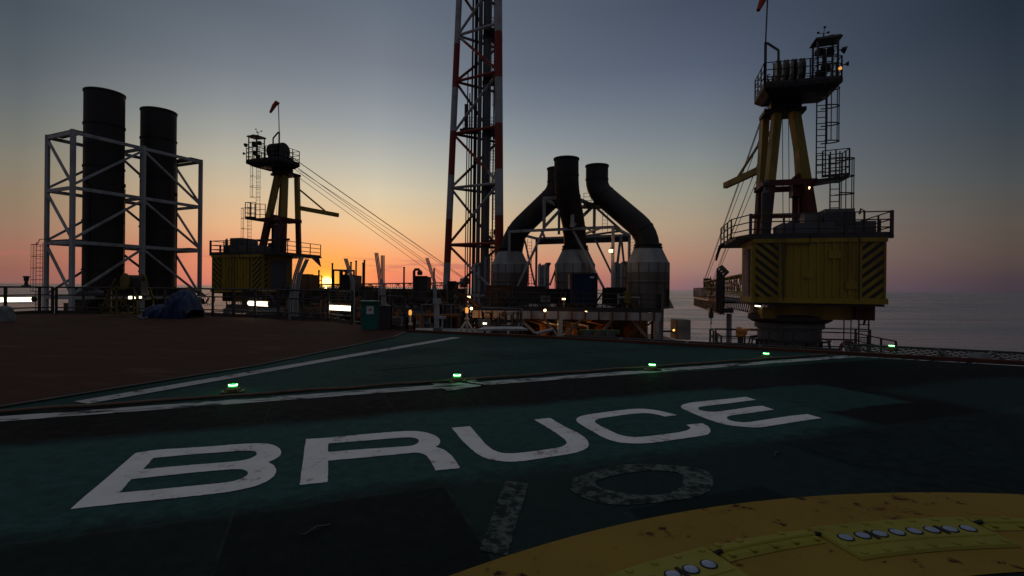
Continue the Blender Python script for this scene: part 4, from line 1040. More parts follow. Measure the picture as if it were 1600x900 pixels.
# fire monitor and life ring by the crane foot
c = lookat(1157,531,17.0); t_ = thing('fire_monitor', c+V((0,0,-4)), 'orange fire monitor aimed right beside the crane pedestal', 'fire monitor')
MB().tube([c+V((0,0,-4)), c+V((0,0,.12))], .09, 10).build('riser', M['dark_steel'], t_)
b = MB(); b.lathe(c+V((0,0,.1)), [(.13,0),(.16,.05),(.12,.12),(.12,.2)], 14); b.lathe(c+V((-.14,0,.28)), [(.02,0),(.14,.04),(.14,.16),(.02,.2)], 16, axis=V((1,0,0))); b.lathe(c+V((.05,.03,.26)), [(.02,0),(.11,.04),(.11,.14),(.02,.18)], 16, axis=V((.3,-1,0))); b.build('head', M['orange_paint'], t_)
b = MB().tube([c+V((.1,0,.33)), c+V((.35,.02,.35)), c+V((.62,.04,.35))], [.045,.035,.028], 10); b.build('barrel', M['orange_paint'], t_)
b = MB().tube([c+V((-.08,0,.3)), c+V((-.25,0,.36)), c+V((-.25,.12,.36))], .015, 6); b.build('handle', M['dark_steel'], t_)
ld = bpy.data.lights.new('amber_spill','POINT'); ld.energy = 5; ld.color = (1,.55,.2); ld.shadow_soft_size = .05
t_ = railing('monitor_railing', [(c.x-.75,c.y+.2),(c.x+.9,c.y-.1),(c.x+2.2,c.y-.6)], -.75, 1.05, 'low dark railing round the orange fire monitor', spacing=.9, r=.02, pr=.025, toe=False)
c = lookat(1325,546,16.2); t_ = thing('life_ring', c, 'round red life ring hung by the access ladder under the crane', 'life ring')
b = MB().tube([c+V((.24*cos(a),0,.24*sin(a))) for a in [i*2*pi/20 for i in range(21)]], .055, 8); b.build('ring', M['oxide_red'], t_)
b = MB(); b.beam(c+V((.1,.05,-.7)), c+V((.1,.05,.3)), .05); b.box(c+V((.28,.05,-.15)), (.25,.1,.4)); b.build('stand', M['dark_steel'], t_)
t_ = railing('monitor_railing', [(c.x-1.9,c.y+.4),(c.x+.3,c.y+.1),(c.x+.62,c.y-.1)], -.75, 1.15, 'low dark railing beside the red life ring', spacing=1.0, r=.02, pr=.025, toe=False)

# ------------------------------------------------------------------ red and white lattice vent tower
def tower():
    z0, z1 = -4.5, 36.0
    Lb, Fb, Bb = V((-6.42,50,0)), V((-1.15,47.2,0)), V((-1.45,53.0,0)); ctr = (Lb+Fb+Bb)/3
    def at(P, z): 
        f = (z-1.6)/28.1
        if P is Lb: t = V((-5.45,50.0,0))
        elif P is Fb: t = V((-1.55,47.6,0))
        else: t = V((-1.80,52.5,0))
        q = P.lerp(t, f); return V((q.x,q.y,z))
    org = V((-3,50,0))
    t_ = thing('vent_tower', V((-3,50,0)), 'tall red and white banded lattice tower rising out of the top of the photo', 'lattice tower')
    for P, r in ((Lb,.30),(Fb,.36),(Bb,.30)):
        MB().tube([at(P,z0), at(P,z1)], [r*1.15,r*.95], 14).build('leg', M['tower_paint'], t_)
    nodes = [-4.0, .8, 5.75, 11.3, 16.6, 21.7, 26.2, 30.6, 35]
    for i, z in enumerate(nodes[1:], 1):
        b = MB()
        for P, Q in ((Lb,Fb),(Fb,Bb),(Lb,Bb)): b.tube([at(P,z), at(Q,z)], .14, 8)
        b.build('girt', M['tower_paint'], t_)
    for i in range(len(nodes)-1):
        za, zb = nodes[i], nodes[i+1]
        for P, Q in ((Lb,Fb),(Lb,Bb),(Fb,Bb)):
            flip = (i % 2 == 0) if Q is Fb or P is Fb else (i % 2 == 1)
            A_, B_ = (P, Q) if flip else (Q, P)
            MB().tube([at(A_,za), at(B_,zb)], .13, 8).build('diagonal', M['tower_paint'], t_)
    # risers inside
    for x, y, r, zt, m in ((-4.55,50.5,.055,22.9,'dark_steel'),(-4.35,50.6,.055,20.8,'dark_steel'),(-4.05,50.2,.09,36,'dark_steel'),(-3.75,50.8,.17,36,'black_steel'),(-3.28,50.0,.20,36,'grey_steel'),(-2.62,50.3,.42,36,'grey_steel'),(-1.95,51.2,.07,36,'dark_steel')):
        MB().tube([V((x-.12,y,-4.5)), V((x,y,zt))], r, 14).build('riser', M[m], t_)
    b = MB()
    for k in range(3): b.tube([V((-2.5+.18*cos(k*2.1),49.9+.18*sin(k*2.1),-4.5)), V((-2.5+.18*cos(k*2.1),49.9+.18*sin(k*2.1),4.6))], .13, 8)
    b.build('riser', M['white_steel'], t_)
    for z in nodes[2:8]: MB().lathe((-2.62,50.3,z), [(.5,-.2),(.5,.2)], 14).build('guide_collar', M['dark_steel'], t_)
    # platforms with rails and caged ladder on the right hand side
    for z in (5.95, 11.5, 16.8, 21.9, 26.4):
        po = MB().bbox(-3.0,-1.2,49.2,51.6,z,z+.12).build('platform', M['dark_steel'], t_)
        b = MB(); rail_mb(b, [(-2.9,49.3,z+.12),(-1.3,49.3,z+.12),(-1.3,51.5,z+.12),(-2.9,51.5,z+.12)], 1.1, .8, r=.022); 
        b.box((-1.7,49.5,z+1.0), (.3,.3,.5)); b.build('railing', M['dark_steel'], po)
    po = MB().bbox(-5.2,-3.4,49.4,50.8,16.8,16.95).build('platform', M['black_steel'], t_)
    b = MB(); rail_mb(b, [(-4.9,49.5,16.95),(-3.5,49.5,16.95)], 1.1, .8, r=.02); b.box((-4.6,49.8,18.2),(.35,.35,2.4)); b.build('railing', M['dark_steel'], po)
    segs = [(-4,5.9,-1.95),(6,11.4,-1.7),(11.6,16.7,-2.0),(17,21.8,-1.75),(22,26.3,-1.95),(26.5,35,-1.8)]
    b = MB()
    for za, zb, x in segs:
        ladder_mb(b, (x,49.6,za), (x,49.6,zb), (1,0,0)); hoops_mb(b, (x,49.6,za+2.2), (x,49.6,zb+.6), (1,0,0), (0,-1,0), step=.8)
    b.build('ladder', M['dark_steel'], t_)
tower()

# ------------------------------------------------------------------ three curved turbine exhausts
def curved(base, zc, pts, r, label, left_brace=False):
    bx, by = base
    t_ = thing('curved_exhaust', V((bx,by,0)), label, 'exhaust stack', 'bent turbine exhaust pipes')
    b = MB().lathe((bx,by,0), [(1.62,.1),(1.62,2.15),(1.68,2.17),(1.68,2.25),(1.66,2.3),(1.66,2.95)], 40)
    co = b.build('cone_housing', M['cone_brown'], t_)
    MB().lathe((bx,by,0), [(1.67,2.95),(1.67,3.72),(1.60,3.80),(1.10,4.85),(1.0,4.9)], 40, caps=False).build('cone', M['cone_pale'], co)
    b = MB()
    for i in range(14):
        a = 2*pi*i/14; b.tube([(bx+1.68*cos(a),by+1.68*sin(a),.1),(bx+1.68*cos(a),by+1.68*sin(a),3.7)], .035, 4)
    b.build('stiffeners', M['cone_brown'], co)
    b = MB().lathe((bx,by,4.85), [(1.02,0),(1.14,.02),(1.14,.14),(1.02,.18),(1.10,.24),(1.10,.36),(1.0,.42)], 32); b.build('flange', M['black_steel'], t_)
    P = [V(p) for p in pts]
    # mitred bend: replace each inner corner by short chords
    out = [P[0]]
    for i in range(1, len(P)-1):
        a, c, e = P[i-1], P[i], P[i+1]; d = min((c-a).length*.85, (e-c).length*.45); d = min(d, 1.6)
        p0 = c+(a-c).normalized()*d; p1 = c+(e-c).normalized()*d
        for k in range(6):
            u = k/5; out.append(p0*(1-u)**2+c*2*u*(1-u)+p1*u*u)
    out.append(P[-1])
    b = MB().tube(out, r, 32, caps=False); b.tube([out[-1]+V((0,0,-.02)), out[-1]+V((0,0,.10))], r+.06, 32); po = b.build('duct', M['stack_black'], t_)
    b = MB(); 
    for k in (4, 7, len(out)-2):
        if k < len(out)-1:
            d = (out[k+1]-out[k]).normalized(); c = out[k]; MB().tube([c-d*.05, c+d*.05], r+.035, 32).build('seam_band', M['black_steel'], po)
curved((10.85,41.0), 4.9, [(10.85,41,4.9),(10.72,41.05,6.2),(7.04,43.0,9.9),(7.04,43.0,11.85)], .93, 'bent black exhaust pipe on the right, sloping down to the rightmost cone')
curved((5.33,43.5), 4.9, [(5.33,43.5,4.9),(5.28,43.3,6.4),(4.2,40.2,9.5),(4.15,40.0,11.65)], .95, 'bent black exhaust pipe in the middle, its mouth nearest and highest of the three')
curved((-.20,46.0), 4.9, [(-.20,46,4.9),(.05,46,6.4),(3.95,45.0,10.1),(3.95,45.0,12.05)], .93, 'bent black exhaust pipe on the left, its mouth half hidden behind the middle one')

# white support frame
t_ = thing('exhaust_scaffold', V((5,44,0)), 'white tubular steel support frame straddling the three bent exhaust pipes', 'steel frame')
GFL, GFR, GBR = V((-.28,44.5,6.5)), V((7.95,40.5,6.5)), V((10.6,46.5,6.5)); GBL = GBR+GFL-GFR
def seg(name, p, q, w=.26, m='white_steel'): MB().beam(p, q, w).build(name, M[m], t_)
for p, q in ((GFL,GFR),(GFR,GBR),(GBR,GBL),(GBL,GFL)): seg('beam', p, q, .22)
def g0(p, z=.2): return V((p.x,p.y,z))
for p in (GFL,GFR,GBR,GBL): seg('column', g0(p), p, .22)
fm = GFL.lerp(GFR,.33); fn = GFL.lerp(GFR,.62); bm_ = GBL.lerp(GBR,.45)
for (a, za), (e, ze) in ((((849,360),43.1),((809,447),44.1)),(((896,361),42.0),((946,455),40.8)),(((819,373),46.5),((802,447),45.2)),(((820,376),49.6),((836,446),49.6)),
    (((882,385),48.8),((859,446),49.0)),(((930,374),47.8),((958,432),47.2)),(((970,368),43.6),((960,452),42.2)),(((971,374),45.0),((979,452),46.0))):
    seg('brace', lookat(*a,za), lookat(*e,ze), .17)
rm = GFR.lerp(GBR,.45); seg('brace', bm_, rm, .16); seg('brace', fm, GBL.lerp(GBR,.1), .18); seg('brace', GFR.lerp(GFL,.1), bm_, .16)
UA, UB = lookat(850.5,315,41.9), lookat(894.5,312,41.0); UC, UD = V((7.2,45.2,8.9)), V((4.2,46.4,8.9)); UA.z = UB.z = 8.95
for p, q in ((UA,UB),(UB,UC),(UC,UD),(UD,UA)): seg('beam', p, q, .26)
MA, MB_ = GFL.lerp(GFR,.345), GFL.lerp(GFR,.625)
seg('column', UA, g0(UA,6.5), .26); seg('column', UB, g0(UB,6.5), .28); seg('column', UC, g0(UC,6.5), .24); seg('column', UD, g0(UD,6.5), .22)
seg('brace', UB, g0(UA,6.6), .2); seg('brace', UC+V((-.2,0,-.1)), g0(UB,6.6), .2); seg('brace', UC, GBR.lerp(GFR,.4), .2); seg('brace', UD, g0(UC,6.5), .16)
seg('saddle_arm', UC, V((6.9,43.2,10.3)), .18, 'black_steel')
b = MB().bbox(5.9,7.7,42.6,44.6,8.55,8.65); pl = b.build('platform', M['dark_steel'], t_)
b = MB(); rail_mb(b, [(5.9,42.6,8.65),(7.7,42.6,8.65),(7.7,44.6,8.65)], .9, .7, r=.02); b.build('railing', M['dark_steel'], pl)
b = MB(); ladder_mb(b, (7.7,42.7,6.4), (7.7,42.7,8.6), (1,0,0)); ladder_mb(b, (10.8,45.9,.2), (10.8,45.9,6.4), (1,0,0)); ladder_mb(b, (1.6,48,.2),(1.6,48,6.2),(1,0,0)); b.build('ladder', M['dark_steel'], t_)
b = MB(); b.beam(GBL+V((0,0,-.35)), GBR+V((0,0,-.35)), .2,.5); b.build('walkway', M['dark_steel'], t_)
floodlight(lookat(954.5,392,39.9), 'lit floodlight on the white frame column left of the rightmost cone', 14, sz=.3, aim=(0,-1,-.25), m='flood_glow')

# clusters of vertical vent pipes
def pipes(px0, px1, n_, Z, ytop, label):
    c = lookat((px0+px1)/2, 450, Z); t_ = thing('vent_pipes', V((c.x,c.y,.1)), label, 'vent pipes', 'upright vent pipe clusters')
    for i in range(n_):
        p = lookat(px0+(px1-px0)*i/(n_-1), ytop+2*(i%2), Z+.3*(i%2)); r = .14
        MB().tube([V((p.x,p.y,.1)), p, p+V((.12,0,.06))], r, 10).build('pipe', M['white_steel'], t_)
    b = MB(); b.lathe(lookat(px1+1,ytop+1,Z), [(.12,0),(.2,.1),(.2,.25)], 10); b.beam(lookat(px0-2,ytop+22,Z), lookat(px1+2,ytop+22,Z), .08); b.build('bracket', M['grey_steel'], t_)
pipes(843,856,4,43,414,'four upright pale vent pipes between the left and middle cones')
pipes(961,976,4,42.5,412,'four upright pale vent pipes left of the rightmost cone')
pipes(742,749,2,44,414,'two short pale vent pipes at the foot of the lattice tower')

# ------------------------------------------------------------------ turbine module with white beams
t_ = thing('turbine_module', V((4,40,-4.5)), 'open steel module with white edge beams carrying the three cones', 'module')
b = MB(); b.prism([(-2.9,38.0),(10.6,36.5),(11.9,42.0),(12.2,50),(-3,50)], -.05, .12); b.build('deck_plate', M['dark_steel'], t_)
def ml(f, z, dy=0): p = V((-2.9,38.0,0)).lerp(V((10.6,36.5,0)), f); return V((p.x,p.y+dy,z))
b = MB(); b.beam(ml(0,-.35), ml(1,-.35), .3, .56); b.build('edge_beam', M['beam_cream'], t_)
b = MB(); 
for i in range(14): b.beam(ml((i+.5)/14,-.05,-.19), ml((i+.5)/14,-.66,-.19), .05,.12)
b.build('beam_stiffeners', M['hull'], t_)
for px in (795,875,1020): 
    p = lookat(px,500,37.4); MB().beam(V((p.x,37.6-(p.x*.11),-4.5)), V((p.x,37.6-(p.x*.11),-.64)), .34).build('column', M['beam_cream'], t_)
MB().beam(lookat(1029,490,38.2), V((lookat(1029,490,38.2).x,38.2,-4.5)), .5).build('column', M['white_steel'], t_)
for a, e in (((757,487),(782,512)),((825,487),(806,513)),((841,487),(874,527)),((918,490),(878,527)),((966,489),(943,517)),((979,489),(1010,526)),((806,493),(836,520))):
    MB().beam(lookat(*a,37.9), lookat(*e,37.9), .19).build('brace', M['beam_cream'], t_)
for px, w in ((835,9),(972,14)):
    MB().box(lookat(px,491,37.8), (w/20,.2,.3)).build('gusset', M['beam_cream'], t_)
b = MB()
for i in range(60):
    x = -3+15*i/60; b.bbox(x,x+.12,44.9,45.1,-4.5,-.1)
b.bbox(-3,12,45.1,45.3,-4.5,-.1); b.build('back_wall', M['corrugated'], t_)
b = MB(); b.bbox(-3,12,38.5,45,-2.9,-2.7); b.build('lower_floor', M['hull'], t_)
# pipework inside the open bay
rnd = random.Random(11)
for k in range(14):
    x = -2+13*rnd.random(); y = 39.5+4*rnd.random(); b = MB(); r = .06+.12*rnd.random()
    b.tube([V((x,y,-2.7)), V((x,y,-1.2-.8*rnd.random())), V((x+rnd.choice((-1,1))*(1+rnd.random()*2),y,-1.0)), V((x+rnd.uniform(-2,2),y+.5,-.2))], r, 8)
    b.build('bay_pipe', M[rnd.choice(['dark_steel','grey_steel','hull'])], t_)
b = MB()
for i in range(6): x = -2.4+i*2.4; MB().lathe((x,41.5,-2.7), [(.5,0),(.5,1.1),(.2,1.5)], 14).build('vessel', M['hull'], t_)
b = MB(); 
for z in (-.02,): rail_mb(b, [ml(0,.12,.1),ml(1,.12,.1),(11.8,42,.12),(12.1,49.8,.12)], 1.15, 1.3, r=.03)
b.build('railing', M['dark_steel'], t_)
# right end frame
b = MB(); 
for z in (-.6,-2.2,-4.2): b.beam((10.8,36.9,z), (12.1,44,z), .2)
for p in ((11.2,39,0),(11.7,41.5,0),(12.1,44,0)): b.beam((p[0],p[1],-4.5),(p[0],p[1],.1),.2)
b.beam((10.8,37.2,-4.2),(11.8,42,-1),.18); b.build('end_frame', M['grey_steel'], t_)
b = MB().tube([(12.3,43,-4.5),(12.35,43,1.1),(12.1,43,1.9),(11.4,43,2.3),(10.8,43,2.4)], .42, 18); b.build('bypass_duct', M['grey_steel'], t_)
b = MB().hexa([V(q) for q in ((11.4,41,.1),(13.0,41,.1),(13.0,43,.1),(11.4,43,.1),(11.5,41,3.0),(11.6,41,3.0),(11.6,43,3.0),(11.5,43,3.0))]); b.build('side_hopper', M['cone_grey'], t_)
MB().beam((12.4,43,-1.9),(14.2,43,-1.9),.15).build('outrigger', M['dark_steel'], t_)
c = lookat(1063,514,42); MB().box(c, (1.0,2,1.6)).build('annexe', M['cone_grey'], t_)

# equipment on the module deck
def skid(px0, px1, y0, y1, Z, m, label, cat='equipment skid', ribs=0, dep=2.0, name='equipment_skid'):
    a, e = lookat(px0,y1,Z), lookat(px1,y0,Z); t_ = thing(name, V(((a.x+e.x)/2,Z+dep/2,a.z)), label, cat)
    b = MB().bbox(a.x,e.x,Z,Z+dep,a.z,e.z); 
    for i in range(ribs): x = a.x+(e.x-a.x)*(i+.5)/ribs; b.bbox(x-.03,x+.03,Z-.05,Z-.002,a.z+.1,e.z-.1)
    b.build('casing', M[m], t_)
    b = MB(); w = .08
    for x in (a.x,e.x):
        b.beam((x,Z-.02,a.z),(x,Z-.02,e.z+.05),w)
    for z in (a.z,e.z): b.beam((a.x,Z-.03,z),(e.x,Z-.03,z),w)
    b.build('edge_frame', M['dark_steel'], t_)
    return t_, a, e
tq, a, e = skid(893,933,428,476,37.3,'blue_container','dark blue offshore container standing upright on the module edge','container',8,2.4,'container')
b = MB(); 
for x in (a.x+.2,e.x-.2): b.tube([V((x,37.25,a.z+.1)),V((x,37.25,e.z-.1))], .03, 6)
b.build('locking_bars', M['dark_steel'], tq)
MB().box((e.x-.35,37.24,e.z-.25), (.35,.012,.12)).build('label_plate', M['notice_white'], tq)
skid(806,852,448,474,39.0,'dark_steel','dark ribbed skid on the module below the left cone',ribs=10)
skid(852,890,452,474,39.3,'black_steel','black skid on the module left of the blue container',ribs=6)
skid(948,978,450,477,39.0,'black_steel','black cabinet row on the module right of the blue container',ribs=5)
skid(1000,1045,452,478,39.8,'dark_steel','dark pump skid on the module under the rightmost cone',ribs=7)
skid(760,800,447,474,42,'hull','rust brown skid on the module beside the lattice tower',ribs=5)
t_ = thing('sign_board', lookat(852,474,38.2), 'grey board with a blue diamond on the module railing', 'sign')
p = lookat(852,467,38.0); MB().box(p, (.72,.03,.5)).build('board', M['cone_grey'], t_)
MB().add([p+V((0,-.02,.15)),p+V((.16,-.02,0)),p+V((0,-.02,-.15)),p+V((-.16,-.02,0))], [(0,1,2,3)]).build('diamond', M['notice_blue'], t_, recalc=False)
t_ = thing('pump', lookat(980,474,38.6), 'yellow pump set with pale pipes on the module deck', 'pump')
b = MB(); p = lookat(980,464,38.4); b.box(p, (.45,.5,.9)); b.build('motor', M['yellow'], t_)
b = MB(); b.tube([p+V((-.6,-.1,-.05)),p+V((.9,-.1,-.05))], .07, 8); b.tube([p+V((.9,-.1,-.05)),p+V((.9,-.1,-.6))], .06, 8); b.tube([p+V((-.6,.3,.25)),p+V((-.6,.3,-.6))], .1, 8); b.build('pipework', M['white_steel'], t_)
b = MB(); rnd = random.Random(21)
t_ = thing('valve_manifold', V((3,39,.12)), 'tangle of small dark pipes and red valves along the module edge', 'pipework')
for i in range(26):
    x = -2.4+13*rnd.random(); y = 38.6+2*rnd.random(); h = .6+1.0*rnd.random()
    MB().tube([V((x,y,.12)), V((x,y,h)), V((x+rnd.uniform(-.8,.8),y,h)), V((x+rnd.uniform(-.8,.8),y,.2))], .03+.05*rnd.random(), 6).build('small_pipe', M['dark_steel'], t_)
b = MB()
for i in range(14): x = .2+rnd.random()*3; b.lathe(V((x,42,1.85+.2*rnd.random())), [(.02,0),(.12,.02),(.12,.06),(.02,.08)], 8)
b.build('valve_wheels', M['oxide_red'], t_)
# lights under and on the module
floodlight(lookat(851.5,485,37.1), 'round warm lamp under the white beam, left of centre', 32, lpos=(.3,2.2,-1.2), round_=True, sz=.22, aim=(0,-1,-.2), color=(1,.55,.18))
floodlight(lookat(915.5,488,37.0), 'round warm lamp under the white beam below the blue container', 26, lpos=(.2,2.2,-1.2), round_=True, sz=.22, aim=(0,-1,-.2), color=(1,.45,.14))
floodlight(lookat(736.5,482,37.0), 'bright warm lamp beside the amber mast left of the module', 22, lpos=(.5,-.6,-.9), round_=True, sz=.22, aim=(0,-1,-.2), color=(1,.45,.12))
floodlight(lookat(732,464,40.0), 'flat warm floodlight above the amber mast', 4, sz=.28, aim=(.1,-1,-1.2), m='flood_glow')
floodlight(lookat(881,467,36.2), 'small warm lamp on a red footed post at the module railing', 3, sz=.24, aim=(0,-.6,-1), pole=(0,0,-.7), m='flood_glow')
floodlight(lookat(1053,516,40), 'small warm lamp low at the right end of the module', 10, sz=.2, round_=True, m='amber_glow', aim=(-1,-1,0))

# ------------------------------------------------------------------ process area between left crane and tower
t_ = thing('process_module', V((-12,36,-4.5)), 'dark open process module below the sunset, full of steel posts and decks', 'module')
b = MB(); b.prism([(-19,34),(-3.2,31),(-3.2,48),(-19,50)], .05, .2); b.build('upper_deck', M['dark_steel'], t_)
b = MB(); b.bbox(-18.5,-3.6,41,41.3,-4.5,1.45); b.prism([(-19,34),(-3.2,31),(-3.2,48),(-19,50)], -2.4, -2.25); b.build('bulkhead', M['black_steel'], t_)
def pl_(f, z, dy=0): p = V((-19,34,0)).lerp(V((-3.2,31,0)), f); return V((p.x,p.y+dy,z))
for i in range(9):
    MB().beam(pl_(i/8,-4.5,.1), pl_(i/8,.05,.1), .3).build('column', M['grey_steel'], t_)
b = MB(); b.beam(pl_(0,-.1), pl_(1,-.1), .2, .3); b.build('edge_beam', M['grey_steel'], t_)
b = MB(); rail_mb(b, [pl_(0,.2,.1), pl_(1,.2,.1)], 1.1, 1.2, r=.025); b.build('railing', M['dark_steel'], t_)
rnd = random.Random(5)
def rack(x0, x1, Y, label, seed, zlo=-2.2, zhi=.1, n_=20, mm=('dark_steel','grey_steel','hull')):
    rr = random.Random(seed); t_ = thing('pipe_rack', V(((x0+x1)/2,Y,-4.5)), label, 'pipe rack', 'pipe racks in the process area')
    b = MB()
    for x in (x0,(x0+x1)/2,x1): b.beam((x,Y,-4.5),(x,Y,zhi+.1),.16)
    for z in (zlo,(zlo+zhi)/2,zhi): b.beam((x0,Y,z),(x1,Y,z),.12)
    b.build('frame', M['dark_steel'], t_)
    for i in range(n_):
        xa = rr.uniform(x0,x1); xb = rr.uniform(x0,x1); z = rr.uniform(zlo,zhi+.8); z2 = rr.uniform(zlo,zhi+.3); y = Y-rr.uniform(.1,1.2); r = rr.choice((.025,.035,.05,.08,.13))
        MB().tube([V((xa,y,-4.4)),V((xa,y,z)),V((xb,y,z)),V((xb,y+.8,z2))], r, 8).build('pipe', M[rr.choice(mm)], t_)
    b = MB()
    for i in range(6):
        p = V((rr.uniform(x0,x1), Y-rr.uniform(.2,1.2), rr.uniform(zlo,zhi+.6))); MB().lathe(p, [(.02,0),(.16,.02),(.16,.06),(.02,.08)], 10, axis=V((rr.uniform(-1,1),-1,.2))).build('valve_wheel', M['hull'], t_)
rack(-16.2,-12.2,31.5,'dark pipe rack under the left crane, behind the railing',1)
rack(-12.0,-8.6,30.0,'dark pipe rack right under the setting sun',2)
rack(-8.4,-5.4,27.5,'dark pipe rack behind the teal cabinet',3, n_=24)
rack(-5.2,-2.6,26.5,'dark pipe rack left of the amber mast',4, n_=24)
rack(-2.4,.6,29.5,'dark pipe rack in front of the lattice tower foot',6, n_=18, zhi=-.3)

def upright(px, y0, y1, Z, r, m, label, cat='post', name='scaffold_post', cap=True):
    p, q = lookat(px,y1,Z), lookat(px,y0,Z); b = MB().tube([V((p.x,p.y,min(p.z,.2))), V((p.x,p.y,q.z))], r, 8)
    if cap: b.lathe((p.x,p.y,q.z), [(r*1.3,0),(r*1.3,.08),(0,.12)], 8)
    return b.build(name, M[m], loc=V((p.x,p.y,.2)), label=label, cat=cat, group='slim posts against the sunset')
POSTS = [(519,413,'slim post just right of the sun'),(548,411,'slim post left of the first white bent post'),(556,409,'taller slim post behind the first white bent post'),(567,412,'slim post, second right of the first white bent post'),(569,408,'tallest slim post right of the first white bent post'),(498,424,'short slim post left of the sun'),(631,419,'lone hooked slim post between the white bent posts'),(678,421,'slim post right of the last white bent post')]
for px, y0, lab in POSTS: upright(px, y0, 455, 42, .07, 'dark_steel', lab)
t_ = thing('pipe_portal', lookat(537,452,43), 'goal shaped pipe portal right of the setting sun', 'pipe portal')
MB().tube([lookat(521,455,43),lookat(521,422,43),lookat(553,423,43),lookat(553,455,43)], .11, 8).build('pipe', M['dark_steel'], t_)
MB().tube([lookat(533,455,42.6),lookat(533,424,42.6),lookat(541,423,42.6),lookat(541,430,42.6)], .16, 8).build('pipe', M['dark_steel'], t_)
def frail(px0,px1,y0,Z,label,py1=452):
    a, e = lookat(px0,y0,Z), lookat(px1,y0,Z); t_ = thing('upper_railing', V(((a.x+e.x)/2,Z,1.0)), label, 'railing', 'railings on the process deck')
    b = MB(); h = 1.15; rail_mb(b, [V((a.x,Z,a.z-h)),V((e.x,Z,a.z-h))], h, .8, r=.035); b.build('rails', M['dark_steel'], t_)
    b = MB().bbox(a.x,e.x,Z,Z+1.5,.2,a.z-h); b.build('plinth', M['black_steel'], t_)
frail(481,489,429,41,'short railing beside the left crane house'); frail(491,503,431,42,'low railing left of the sun')
frail(512,530,448,43,'low railing just right of the sun'); frail(560,600,447,41,'low railing between the first two bent posts'); frail(676,696,446,41,'low railing left of the lattice tower')
skid(470,482,429,462,38,'hull','rust dark box beside the white bent pair at the left crane'); skid(533,553,430,465,38.5,'black_steel','tall dark box behind the first white bent post')
skid(646,667,432,470,36,'dark_steel','tall dark tank box with gooseneck pipe left of the last bent post'); skid(700,712,440,470,38,'black_steel','small dark box at the left foot of the lattice tower')
skid(565,582,449,470,36,'dark_steel','squat dark unit right of the first white bent post')
t_ = thing('gooseneck_pipe', lookat(651,452,35.8), 'gooseneck vent pipe curling over the tall dark tank box', 'vent pipe')
MB().tube([lookat(647,455,35.8),lookat(647,424,35.8),lookat(649,421,35.8),lookat(654,421,35.8),lookat(656,424,35.8),lookat(656,430,35.8)], .10, 8).build('pipe', M['dark_steel'], t_)
MB().lathe(lookat(656,430,35.8), [(.16,0),(.2,.2),(.1,.35)], 10).build('cowl', M['dark_steel'], t_)
# clutter of small vertical fittings on top of the process deck
rr = random.Random(9); t_ = thing('deck_piping', V((-9,40,.2)), 'low tangle of pipes and valves along the horizon right of the sun', 'pipework')
for i in range(60):
    x = rr.uniform(-18,-2.5); y = rr.uniform(33,40); h = .6+rr.random()*.95
    b = MB().tube([V((x,y,.2)),V((x,y,h)),V((x+rr.uniform(-1,1),y,h)),V((x+rr.uniform(-1,1),y,.3))], rr.choice((.03,.045,.08,.12)), 7); b.build('pipe', M[rr.choice(('dark_steel','black_steel','hull'))], t_)
for i in range(16):
    x = rr.uniform(-18,-3.5); y = rr.uniform(34,40); w_ = rr.uniform(.3,1.0); MB().box((x,y,.2+w_/2), (w_,w_,w_+.4)).build('junction_box', M['black_steel'], t_)

# white bent posts
BP = [((455,466),(462,430),(471,402),24.2,'left one of the white bent posts crossing the left crane house',10),
      ((463,462),(468,432),(480,405),24.6,'second white bent post beside the left crane house',8),
      ((551,480),(551,440),(540,404),23.3,'white bent post right of the setting sun',8),
      ((595,480),(594,438),(588,395),22.0,'left leaning white post of the crossed pair',8),
      ((601,480),(598,438),(598,399),22.4,'upright white post of the crossed pair',8),
      ((681,500),(679,440),(667,403),20.5,'white bent post left of the lattice tower',7)]
for (a, m_, e, Z, lab, w) in BP:
    p, q, r_ = lookat(*a,Z), lookat(*m_,Z), lookat(*e,Z); W_ = w/800*Z
    t_ = thing('bent_post', V((p.x,p.y,-1.5)), lab, 'post', 'white bent posts along the deck edge')
    b = MB(); 
    for o_ in (-W_*.28, W_*.28): 
        [b.beam(x_+V((o_,0,0)), y_+V((o_,0,0)), .10, .025) for x_, y_ in ((V((p.x,Z,-1.5)),p),(p,q),(q,r_))]
    b.build('flange', M['white_steel'], t_)
    b = MB(); b.beam(V((p.x,Z,-1.5)), p, W_*.5, .03); b.beam(p, q, W_*.5, .03); b.beam(q, r_, W_*.5, .03); b.build('web', M['white_steel'], t_)

# amber lit mast and bollard, tray, stair and side walkways
def bollard(px, y0, y1, Z, label, h2=None):
    p = lookat(px,y1,Z); q = lookat(px,y0,Z); t_ = thing('lit_bollard', p, label, 'lit post', 'amber lit posts')
    MB().tube([p, q-V((0,0,.15))], .045, 8).build('pole', M['white_steel'], t_)
    MB().lathe(q-V((0,0,.25)), [(.03,0),(.065,.05),(.07,.18),(.04,.24),(0,.25)], 14).build('head', M['amber_glow'], t_)  # glow added to the post head, standing in for amber light falling on it
    MB().lathe(p, [(.10,-.03),(.10,.02),(.05,.08)], 12).build('base', M['white_steel'], t_)
    ld = bpy.data.lights.new('amber_light','POINT'); ld.energy = 2.2; ld.color = (1,.45,.1); ld.shadow_soft_size = .06  # unseen light added beside the post to tint it amber
    lo = bpy.data.objects.new('amber_light', ld); COL.objects.link(lo); lo.parent = t_; lo.location = (.35,-.45,(q-p).z*.6)
bollard(641,484,507,21.5,'slim amber lit post standing right of the teal cabinet')
bollard(729.5,480,499,20.5,'amber lit mast on a tripod in front of the module end')
p = lookat(729.5,499,20.5); b = MB()
for dx in (-.45,.45): b.tube([p+V((0,0,-.05)), p+V((dx,-.2,-.75))], .045, 6)
b.tube([p+V((0,0,0)), p+V((0,.3,-.75))], .05, 6); b.tube([p, p+V((0,0,-.8))], .05, 8)
